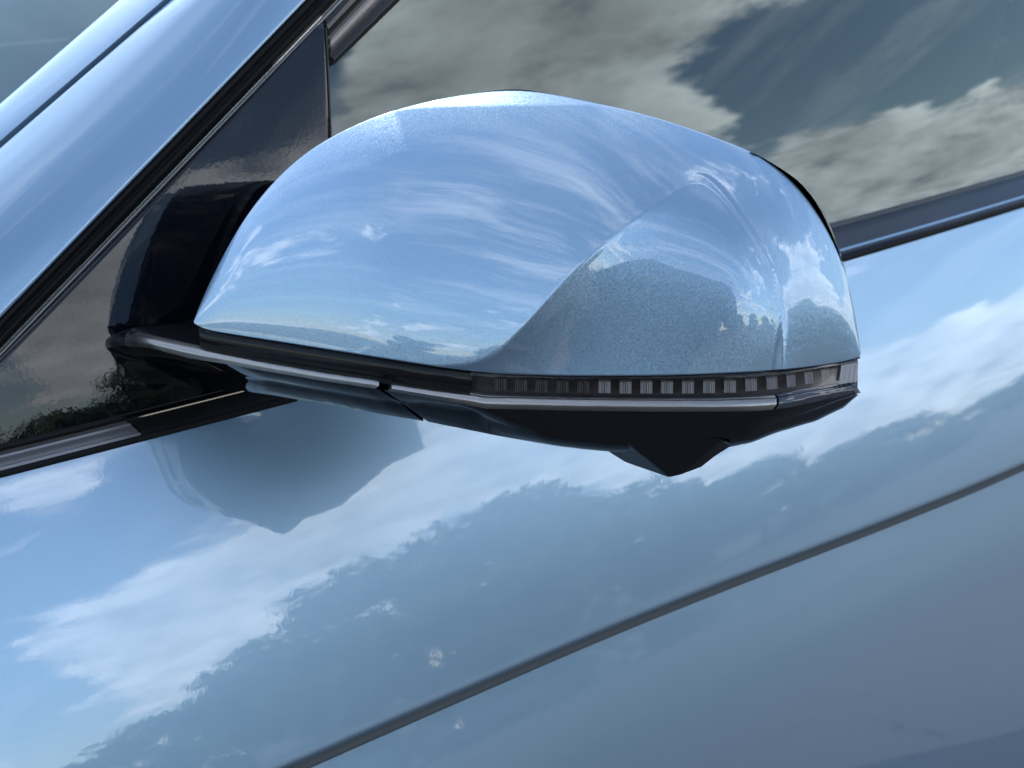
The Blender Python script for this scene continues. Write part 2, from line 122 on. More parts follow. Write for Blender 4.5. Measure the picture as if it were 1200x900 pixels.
BAND = [[[0.0379,0.0206,1.0564],[0.0364,0.0241,1.0551],[0.0349,0.0277,1.0551],[0.0335,0.0312,1.0551],[0.032,0.0348,1.0551],[0.0306,0.0384,1.0552],[0.0291,0.042,1.0553],[0.0277,0.0456,1.0554],[0.0263,0.0491,1.0555],[0.025,0.0526,1.0556],[0.0236,0.0562,1.0557],[0.0222,0.0597,1.0557],[0.0209,0.0632,1.0558],[0.0196,0.0667,1.0559],[0.0182,0.0702,1.056],[0.0169,0.0737,1.0561],[0.0156,0.0771,1.0562],[0.0143,0.0806,1.0564],[0.0131,0.084,1.0565],[0.0118,0.0875,1.0566],[0.0106,0.0909,1.0567],[0.0093,0.0943,1.0568],[0.0081,0.0977,1.0569],[0.0068,0.101,1.057],[0.0055,0.1042,1.0571],[0.0042,0.1074,1.0572],[0.0029,0.1106,1.0572],[0.0015,0.1136,1.0572],[0.0001,0.1166,1.0572],[-0.0013,0.1195,1.0572],[-0.0028,0.1224,1.0571],[-0.0043,0.1252,1.057],[-0.0058,0.1279,1.0569],[-0.0073,0.1306,1.0569],[-0.0088,0.1333,1.0568],[-0.0104,0.136,1.0568],[-0.012,0.1386,1.0567],[-0.0136,0.1411,1.0566],[-0.0152,0.1436,1.0565],[-0.0169,0.1461,1.0564]],[[0.0378,0.0217,1.0432],[0.0371,0.0235,1.0428],[0.0356,0.0271,1.0428],[0.0341,0.0307,1.0427],[0.0326,0.0343,1.0427],[0.0312,0.0379,1.0427],[0.0298,0.0415,1.0427],[0.0283,0.045,1.0426],[0.0269,0.0486,1.0426],[0.0255,0.0522,1.0427],[0.0242,0.0557,1.0427],[0.0228,0.0592,1.0428],[0.0214,0.0628,1.0429],[0.0201,0.0663,1.043],[0.0187,0.0698,1.0431],[0.0174,0.0733,1.0432],[0.0161,0.0767,1.0432],[0.0148,0.0802,1.0433],[0.0135,0.0837,1.0434],[0.0122,0.0871,1.0436],[0.011,0.0906,1.0438],[0.0097,0.094,1.044],[0.0084,0.0974,1.0442],[0.0072,0.1007,1.0443],[0.0059,0.104,1.0445],[0.0046,0.1072,1.0446],[0.0032,0.1103,1.0445],[0.0018,0.1134,1.0442],[0.0004,0.1164,1.0442],[-0.001,0.1193,1.0442],[-0.0025,0.1221,1.0442],[-0.004,0.125,1.0442],[-0.0056,0.1277,1.0441],[-0.0071,0.1305,1.0441],[-0.0087,0.1332,1.0441],[-0.0102,0.1358,1.0441],[-0.0118,0.1385,1.044],[-0.0134,0.1411,1.044],[-0.0151,0.1436,1.0439],[-0.0168,0.146,1.0438]]]
LENS = [[[-0.0147,0.1478,1.0567],[-0.0163,0.15,1.0567],[-0.0179,0.1521,1.0567],[-0.0196,0.1542,1.0567],[-0.0213,0.1563,1.0567],[-0.0231,0.1583,1.0566],[-0.0249,0.1602,1.0566],[-0.0266,0.1622,1.0565],[-0.0284,0.1641,1.0566],[-0.0302,0.1661,1.0566],[-0.032,0.168,1.0566],[-0.0338,0.1699,1.0566],[-0.0356,0.1718,1.0566],[-0.0374,0.1737,1.0567],[-0.0393,0.1756,1.0567],[-0.0411,0.1775,1.0568],[-0.0429,0.1794,1.0568],[-0.0447,0.1812,1.0568],[-0.0465,0.1831,1.0569],[-0.0484,0.1849,1.057],[-0.0503,0.1867,1.057],[-0.0522,0.1885,1.0571],[-0.0541,0.1902,1.0572],[-0.056,0.192,1.0573],[-0.0579,0.1937,1.0573],[-0.0599,0.1954,1.0574],[-0.0618,0.1971,1.0574],[-0.0638,0.1989,1.0575],[-0.0657,0.2006,1.0575],[-0.0677,0.2023,1.0575],[-0.0697,0.204,1.0576],[-0.0716,0.2057,1.0576],[-0.0736,0.2074,1.0578],[-0.0755,0.2091,1.0579],[-0.0775,0.2108,1.058],[-0.0795,0.2125,1.0581],[-0.0814,0.2142,1.0582],[-0.0834,0.2158,1.0584],[-0.0854,0.2175,1.0585],[-0.0874,0.2191,1.0586],[-0.0895,0.2207,1.0587],[-0.0916,0.2223,1.0588],[-0.0937,0.2238,1.0589],[-0.0959,0.2253,1.0589],[-0.0982,0.2267,1.059],[-0.1006,0.228,1.059],[-0.1031,0.2293,1.059],[-0.1058,0.2304,1.0589],[-0.1085,0.2314,1.0588],[-0.1114,0.2324,1.0587],[-0.1145,0.2332,1.0586],[-0.1176,0.234,1.0584],[-0.1209,0.2347,1.0582],[-0.1242,0.2354,1.058],[-0.1276,0.236,1.0578],[-0.1311,0.2366,1.0575],[-0.1345,0.2371,1.0575],[-0.1379,0.2378,1.0575],[-0.1413,0.2385,1.0576],[-0.1444,0.2393,1.058]],[[-0.0147,0.1476,1.0511],[-0.0164,0.1498,1.051],[-0.018,0.152,1.0509],[-0.0197,0.154,1.0509],[-0.0214,0.1561,1.0509],[-0.0232,0.1581,1.051],[-0.025,0.1601,1.051],[-0.0268,0.162,1.051],[-0.0286,0.164,1.051],[-0.0304,0.1659,1.051],[-0.0322,0.1678,1.0511],[-0.034,0.1698,1.0511],[-0.0358,0.1717,1.0511],[-0.0376,0.1736,1.0512],[-0.0394,0.1755,1.0512],[-0.0413,0.1774,1.0512],[-0.0431,0.1793,1.0513],[-0.0449,0.1811,1.0513],[-0.0467,0.183,1.0513],[-0.0486,0.1848,1.0514],[-0.0505,0.1866,1.0515],[-0.0524,0.1884,1.0515],[-0.0543,0.1902,1.0516],[-0.0563,0.1919,1.0516],[-0.0582,0.1937,1.0516],[-0.0602,0.1954,1.0516],[-0.0621,0.1971,1.0517],[-0.0641,0.1988,1.0517],[-0.066,0.2006,1.0517],[-0.068,0.2023,1.0517],[-0.07,0.204,1.0518],[-0.0719,0.2057,1.0518],[-0.0739,0.2074,1.0519],[-0.0759,0.2091,1.0519],[-0.0778,0.2108,1.052],[-0.0798,0.2125,1.0521],[-0.0818,0.2142,1.0521],[-0.0838,0.2159,1.0522],[-0.0858,0.2175,1.0523],[-0.0878,0.2192,1.0524],[-0.0899,0.2208,1.0525],[-0.092,0.2224,1.0525],[-0.0941,0.2239,1.0526],[-0.0964,0.2254,1.0526],[-0.0987,0.2268,1.0526],[-0.1011,0.2281,1.0526],[-0.1036,0.2294,1.0525],[-0.1062,0.2305,1.0525],[-0.109,0.2316,1.0525],[-0.1119,0.2325,1.0525],[-0.1149,0.2334,1.0524],[-0.1181,0.2341,1.0523],[-0.1213,0.2349,1.0522],[-0.1247,0.2355,1.052],[-0.1281,0.2361,1.0518],[-0.1316,0.2367,1.0517],[-0.135,0.2373,1.0516],[-0.1385,0.238,1.0515],[-0.1418,0.2387,1.0515],[-0.145,0.2395,1.0517]],[[-0.0152,0.1469,1.0447],[-0.0168,0.1491,1.0445],[-0.0185,0.1513,1.0442],[-0.0202,0.1534,1.0443],[-0.0219,0.1555,1.0444],[-0.0237,0.1575,1.0445],[-0.0255,0.1595,1.0445],[-0.0273,0.1614,1.0446],[-0.0291,0.1634,1.0446],[-0.0309,0.1653,1.0447],[-0.0327,0.1673,1.0447],[-0.0346,0.1692,1.0448],[-0.0364,0.1711,1.0448],[-0.0382,0.173,1.0448],[-0.04,0.1749,1.0449],[-0.0418,0.1768,1.0449],[-0.0437,0.1787,1.0449],[-0.0455,0.1806,1.045],[-0.0474,0.1825,1.045],[-0.0493,0.1843,1.0451],[-0.0512,0.1861,1.0451],[-0.0531,0.1879,1.0451],[-0.055,0.1897,1.0451],[-0.0569,0.1915,1.0451],[-0.0589,0.1932,1.0451],[-0.0609,0.1949,1.0451],[-0.0628,0.1967,1.0451],[-0.0648,0.1984,1.0451],[-0.0668,0.2001,1.0451],[-0.0687,0.2019,1.0451],[-0.0707,0.2036,1.0451],[-0.0727,0.2053,1.0452],[-0.0747,0.207,1.0452],[-0.0766,0.2087,1.0452],[-0.0786,0.2104,1.0452],[-0.0806,0.2121,1.0452],[-0.0826,0.2138,1.0452],[-0.0846,0.2155,1.0452],[-0.0867,0.2172,1.0453],[-0.0887,0.2188,1.0453],[-0.0908,0.2205,1.0454],[-0.0929,0.2221,1.0455],[-0.095,0.2236,1.0455],[-0.0973,0.2251,1.0455],[-0.0996,0.2265,1.0454],[-0.102,0.2279,1.0453],[-0.1045,0.2291,1.0452],[-0.1072,0.2303,1.0452],[-0.11,0.2313,1.0454],[-0.1129,0.2323,1.0454],[-0.1159,0.2331,1.0455],[-0.1191,0.2339,1.0454],[-0.1223,0.2346,1.0454],[-0.1257,0.2353,1.0453],[-0.1291,0.2359,1.0451],[-0.1326,0.2365,1.045],[-0.1361,0.2371,1.0449],[-0.1395,0.2378,1.0447],[-0.1429,0.2386,1.0447],[-0.1461,0.2394,1.0445]]]
LENS_BACK = [[[-0.0196,0.1416,1.055],[-0.0212,0.1438,1.055],[-0.0229,0.146,1.055],[-0.0246,0.1481,1.055],[-0.0263,0.1502,1.055],[-0.0281,0.1522,1.0549],[-0.0299,0.1542,1.0549],[-0.0317,0.1562,1.0548],[-0.0336,0.1581,1.0548],[-0.0354,0.1601,1.0549],[-0.0372,0.162,1.0549],[-0.039,0.1639,1.0549],[-0.0409,0.1659,1.0549],[-0.0427,0.1678,1.0549],[-0.0445,0.1697,1.055],[-0.0464,0.1716,1.055],[-0.0482,0.1735,1.0551],[-0.0501,0.1754,1.0551],[-0.0519,0.1773,1.0551],[-0.0538,0.1791,1.0552],[-0.0557,0.181,1.0553],[-0.0576,0.1828,1.0554],[-0.0596,0.1845,1.0555],[-0.0615,0.1863,1.0555],[-0.0635,0.1881,1.0556],[-0.0655,0.1898,1.0556],[-0.0674,0.1915,1.0557],[-0.0694,0.1933,1.0557],[-0.0714,0.195,1.0558],[-0.0734,0.1968,1.0558],[-0.0754,0.1985,1.0559],[-0.0774,0.2002,1.0559],[-0.0793,0.2019,1.056],[-0.0813,0.2036,1.0562],[-0.0833,0.2054,1.0563],[-0.0853,0.2071,1.0564],[-0.0873,0.2088,1.0565],[-0.0893,0.2105,1.0566],[-0.0914,0.2121,1.0568],[-0.0934,0.2138,1.0569],[-0.0955,0.2154,1.057],[-0.0976,0.217,1.0571],[-0.0998,0.2186,1.0572],[-0.102,0.2201,1.0572],[-0.1043,0.2215,1.0573],[-0.1067,0.2229,1.0573],[-0.1093,0.2241,1.0573],[-0.1119,0.2253,1.0572],[-0.1148,0.2263,1.0571],[-0.1177,0.2273,1.057],[-0.1207,0.2282,1.0569],[-0.1239,0.229,1.0567],[-0.1272,0.2297,1.0565],[-0.1306,0.2304,1.0563],[-0.134,0.231,1.0561],[-0.1375,0.2316,1.0559],[-0.141,0.2322,1.0558],[-0.1444,0.2329,1.0558],[-0.1477,0.2336,1.056],[-0.151,0.2345,1.0565]],[[-0.0189,0.1423,1.0419],[-0.0205,0.1445,1.0417],[-0.0222,0.1467,1.0414],[-0.0239,0.1488,1.0415],[-0.0257,0.1509,1.0416],[-0.0275,0.1529,1.0417],[-0.0293,0.1549,1.0417],[-0.0311,0.1569,1.0418],[-0.0329,0.1589,1.0418],[-0.0348,0.1608,1.0419],[-0.0366,0.1628,1.0419],[-0.0384,0.1648,1.042],[-0.0403,0.1667,1.042],[-0.0421,0.1686,1.0421],[-0.044,0.1706,1.0421],[-0.0458,0.1725,1.0421],[-0.0477,0.1744,1.0421],[-0.0495,0.1763,1.0422],[-0.0514,0.1782,1.0422],[-0.0533,0.18,1.0423],[-0.0553,0.1819,1.0423],[-0.0572,0.1837,1.0423],[-0.0591,0.1855,1.0423],[-0.0611,0.1872,1.0423],[-0.0631,0.189,1.0423],[-0.0651,0.1908,1.0423],[-0.067,0.1925,1.0423],[-0.069,0.1943,1.0423],[-0.071,0.196,1.0423],[-0.073,0.1978,1.0423],[-0.075,0.1995,1.0424],[-0.077,0.2012,1.0424],[-0.079,0.203,1.0424],[-0.081,0.2047,1.0424],[-0.083,0.2064,1.0424],[-0.085,0.2082,1.0424],[-0.0871,0.2099,1.0424],[-0.0891,0.2116,1.0424],[-0.0911,0.2133,1.0425],[-0.0932,0.2149,1.0426],[-0.0953,0.2166,1.0426],[-0.0974,0.2182,1.0427],[-0.0996,0.2198,1.0427],[-0.1019,0.2213,1.0427],[-0.1042,0.2227,1.0427],[-0.1066,0.2241,1.0426],[-0.1092,0.2254,1.0424],[-0.1119,0.2265,1.0425],[-0.1147,0.2276,1.0426],[-0.1176,0.2286,1.0427],[-0.1207,0.2294,1.0427],[-0.1239,0.2302,1.0427],[-0.1271,0.231,1.0426],[-0.1305,0.2316,1.0425],[-0.134,0.2323,1.0424],[-0.1375,0.2329,1.0422],[-0.141,0.2335,1.0421],[-0.1444,0.2342,1.042],[-0.1478,0.235,1.0419],[-0.151,0.2359,1.0418]]]
CELLS = [[[-0.0236,0.152,1.0501],[-0.0273,0.1562,1.0504]],[[-0.0292,0.1582,1.0502],[-0.033,0.1623,1.0504]],[[-0.0348,0.1643,1.0502],[-0.0386,0.1683,1.0504]],[[-0.0407,0.1704,1.0504],[-0.0445,0.1744,1.0506]],[[-0.0465,0.1765,1.0505],[-0.0504,0.1804,1.0507]],[[-0.0524,0.1824,1.0508],[-0.0564,0.1861,1.0509]],[[-0.0586,0.1881,1.0507],[-0.0626,0.1917,1.0508]],[[-0.0648,0.1936,1.0508],[-0.0689,0.1972,1.0509]],[[-0.071,0.199,1.0509],[-0.0751,0.2026,1.0509]],[[-0.0773,0.2045,1.0509],[-0.0814,0.2081,1.051]],[[-0.0836,0.21,1.0512],[-0.0878,0.2135,1.0512]],[[-0.0901,0.2153,1.0513],[-0.0944,0.2187,1.0513]],[[-0.0967,0.2204,1.0517],[-0.1014,0.2235,1.0519]],[[-0.1039,0.2249,1.052],[-0.1092,0.2275,1.0519]],[[-0.1114,0.2283,1.0522],[-0.1175,0.2303,1.0517]],[[-0.1193,0.2308,1.0523],[-0.1261,0.2323,1.0515]],[[-0.1276,0.2326,1.052],[-0.1348,0.2339,1.0511]]]
LENS_END = [[[-0.1355,0.2383,1.0561],[-0.144,0.2403,1.0562]],[[-0.1349,0.2382,1.0483],[-0.144,0.2403,1.0475]]]
ARM_UNDER = [[[0.0442,-0.0361,1.037],[0.0456,-0.0271,1.039],[0.0456,-0.0213,1.0403],[0.0451,-0.0165,1.0413],[0.0443,-0.0125,1.0419],[0.0432,-0.009,1.0424],[0.042,-0.0061,1.0422],[0.0406,-0.0035,1.0418],[0.0392,-0.0008,1.0414],[0.0378,0.0019,1.0411],[0.0365,0.0046,1.0408],[0.0352,0.0074,1.0405],[0.034,0.0102,1.0405],[0.0327,0.013,1.0405],[0.0315,0.0159,1.0406],[0.0303,0.0188,1.0407],[0.0291,0.0217,1.0407],[0.0279,0.0246,1.0408],[0.0267,0.0275,1.0409],[0.0255,0.0303,1.041],[0.0244,0.0332,1.041],[0.0232,0.0361,1.0411],[0.0221,0.039,1.0411],[0.021,0.0418,1.0412],[0.0199,0.0447,1.0412],[0.0187,0.0475,1.0413],[0.0176,0.0504,1.0413],[0.0165,0.0532,1.0414],[0.0155,0.056,1.0415],[0.0144,0.0589,1.0415],[0.0133,0.0617,1.0416],[0.0122,0.0645,1.0417],[0.0112,0.0673,1.0418],[0.0101,0.0701,1.0419],[0.0091,0.0729,1.042],[0.0081,0.0757,1.0422],[0.007,0.0784,1.0423],[0.006,0.0812,1.0425],[0.005,0.0839,1.0426],[0.004,0.0867,1.0427],[0.003,0.0894,1.0429],[0.002,0.0921,1.043],[0.001,0.0948,1.0431],[-0.0001,0.0974,1.0432],[-0.0011,0.1,1.0433],[-0.0022,0.1025,1.0434]],[[0.0519,-0.0269,1.037],[0.0533,-0.0179,1.039],[0.0533,-0.0121,1.0403],[0.0528,-0.0073,1.0413],[0.052,-0.0033,1.0419],[0.051,0.0002,1.0424],[0.0497,0.0031,1.0422],[0.0483,0.0057,1.0418],[0.0469,0.0083,1.0414],[0.0456,0.011,1.0411],[0.0442,0.0138,1.0408],[0.043,0.0166,1.0405],[0.0417,0.0194,1.0405],[0.0404,0.0222,1.0405],[0.0392,0.0251,1.0406],[0.038,0.028,1.0407],[0.0368,0.0309,1.0407],[0.0356,0.0338,1.0408],[0.0344,0.0367,1.0409],[0.0333,0.0395,1.041],[0.0321,0.0424,1.041],[0.0309,0.0453,1.0411],[0.0298,0.0482,1.0411],[0.0287,0.051,1.0412],[0.0276,0.0539,1.0412],[0.0265,0.0567,1.0413],[0.0254,0.0596,1.0413],[0.0243,0.0624,1.0414],[0.0232,0.0652,1.0415],[0.0221,0.0681,1.0415],[0.021,0.0709,1.0416],[0.02,0.0737,1.0417],[0.0189,0.0765,1.0418],[0.0179,0.0793,1.0419],[0.0168,0.0821,1.042],[0.0158,0.0848,1.0422],[0.0148,0.0876,1.0423],[0.0137,0.0904,1.0425],[0.0127,0.0931,1.0426],[0.0117,0.0959,1.0427],[0.0107,0.0986,1.0429],[0.0097,0.1013,1.043],[0.0087,0.104,1.0431],[0.0076,0.1066,1.0432],[0.0066,0.1092,1.0433],[0.0055,0.1117,1.0434]],[[0.05,-0.0314,1.0336],[0.0492,-0.0269,1.0332],[0.0477,-0.0238,1.0325],[0.0459,-0.0214,1.0315],[0.0439,-0.0192,1.0307],[0.0418,-0.0175,1.0301],[0.0395,-0.0159,1.0293],[0.0372,-0.0144,1.0285],[0.0349,-0.0129,1.0277],[0.0328,-0.0109,1.0271],[0.031,-0.0085,1.0267],[0.0294,-0.0055,1.0265],[0.0281,-0.002,1.0266],[0.0271,0.002,1.027],[0.0264,0.0065,1.0275],[0.0259,0.0114,1.0281],[0.0256,0.0167,1.029],[0.0255,0.0221,1.0299],[0.0255,0.0277,1.0309],[0.0255,0.0333,1.0319],[0.0254,0.0386,1.0329],[0.0251,0.0435,1.0338],[0.0245,0.0478,1.0344],[0.0235,0.0513,1.0347],[0.0223,0.0544,1.0348],[0.0211,0.0575,1.0349],[0.0198,0.0607,1.035],[0.0187,0.0637,1.0351],[0.0175,0.0668,1.0351],[0.0163,0.0699,1.0352],[0.0151,0.073,1.0353],[0.014,0.076,1.0354],[0.0128,0.0791,1.0355],[0.0117,0.0821,1.0356],[0.0105,0.0852,1.0357],[0.0094,0.0882,1.0358],[0.0083,0.0912,1.0359],[0.0072,0.0941,1.0359],[0.006,0.0971,1.036],[0.0049,0.1,1.0361],[0.0037,0.1028,1.0361],[0.0026,0.1057,1.0362],[0.0014,0.1084,1.0362],[0.0001,0.1111,1.0364],[-0.0012,0.1137,1.0367],[-0.0025,0.1163,1.0369]],[[0.0508,-0.03,1.0327],[0.0482,-0.0291,1.0293],[0.0456,-0.0283,1.026],[0.0428,-0.0274,1.023],[0.04,-0.0267,1.0202],[0.0372,-0.026,1.0174],[0.0342,-0.0254,1.0152],[0.0312,-0.0249,1.0131],[0.0282,-0.0242,1.0116],[0.0255,-0.0228,1.0108],[0.0232,-0.0206,1.0103],[0.0214,-0.0174,1.0101],[0.02,-0.0133,1.0106],[0.0191,-0.0084,1.0119],[0.0187,-0.0026,1.0135],[0.0187,0.004,1.0155],[0.019,0.011,1.0176],[0.0196,0.0183,1.0197],[0.0202,0.0255,1.0215],[0.0206,0.0322,1.023],[0.0206,0.0381,1.0243],[0.0198,0.0427,1.025],[0.0185,0.0461,1.0252],[0.0171,0.0495,1.0253],[0.0158,0.0529,1.0254],[0.0144,0.0563,1.0255],[0.0131,0.0596,1.0256],[0.0118,0.063,1.0258],[0.0105,0.0664,1.026],[0.0092,0.0697,1.0262],[0.0079,0.073,1.0264],[0.0066,0.0763,1.0266],[0.0054,0.0796,1.0266],[0.0041,0.0829,1.0267],[0.0029,0.0862,1.0267],[0.0016,0.0894,1.0268],[0.0004,0.0926,1.0268],[-0.0009,0.0957,1.0268],[-0.0022,0.0988,1.0268],[-0.0036,0.1018,1.0268],[-0.005,0.1047,1.0268],[-0.0064,0.1076,1.0268],[-0.0078,0.1104,1.0268],[-0.0093,0.1131,1.0268],[-0.0108,0.1158,1.0267],[-0.0123,0.1185,1.0266]],[[0.0431,-0.0392,1.0447],[0.0405,-0.0383,1.0413],[0.0379,-0.0374,1.038],[0.0351,-0.0366,1.035],[0.0323,-0.0359,1.0322],[0.0295,-0.0352,1.0294],[0.0265,-0.0346,1.0272],[0.0235,-0.0341,1.0251],[0.0205,-0.0334,1.0236],[0.0178,-0.032,1.0228],[0.0155,-0.0298,1.0223],[0.0137,-0.0266,1.0221],[0.0123,-0.0225,1.0226],[0.0114,-0.0176,1.0239],[0.011,-0.0118,1.0255],[0.011,-0.0053,1.0275],[0.0113,0.0018,1.0296],[0.0119,0.0091,1.0317],[0.0125,0.0163,1.0335],[0.0129,0.0231,1.035],[0.0129,0.0289,1.0363],[0.0121,0.0335,1.037],[0.0108,0.0369,1.0372],[0.0094,0.0403,1.0373],[0.0081,0.0437,1.0374],[0.0067,0.0471,1.0375],[0.0054,0.0505,1.0376],[0.0041,0.0538,1.0378],[0.0028,0.0572,1.038],[0.0015,0.0605,1.0382],[0.0002,0.0638,1.0384],[-0.0011,0.0672,1.0386],[-0.0023,0.0704,1.0386],[-0.0036,0.0737,1.0387],[-0.0048,0.077,1.0387],[-0.0061,0.0802,1.0388],[-0.0073,0.0834,1.0388],[-0.0086,0.0865,1.0388],[-0.01,0.0896,1.0388],[-0.0113,0.0926,1.0388],[-0.0127,0.0955,1.0388],[-0.0141,0.0984,1.0388],[-0.0155,0.1012,1.0388],[-0.017,0.1039,1.0388],[-0.0185,0.1066,1.0387],[-0.02,0.1093,1.0386]]]
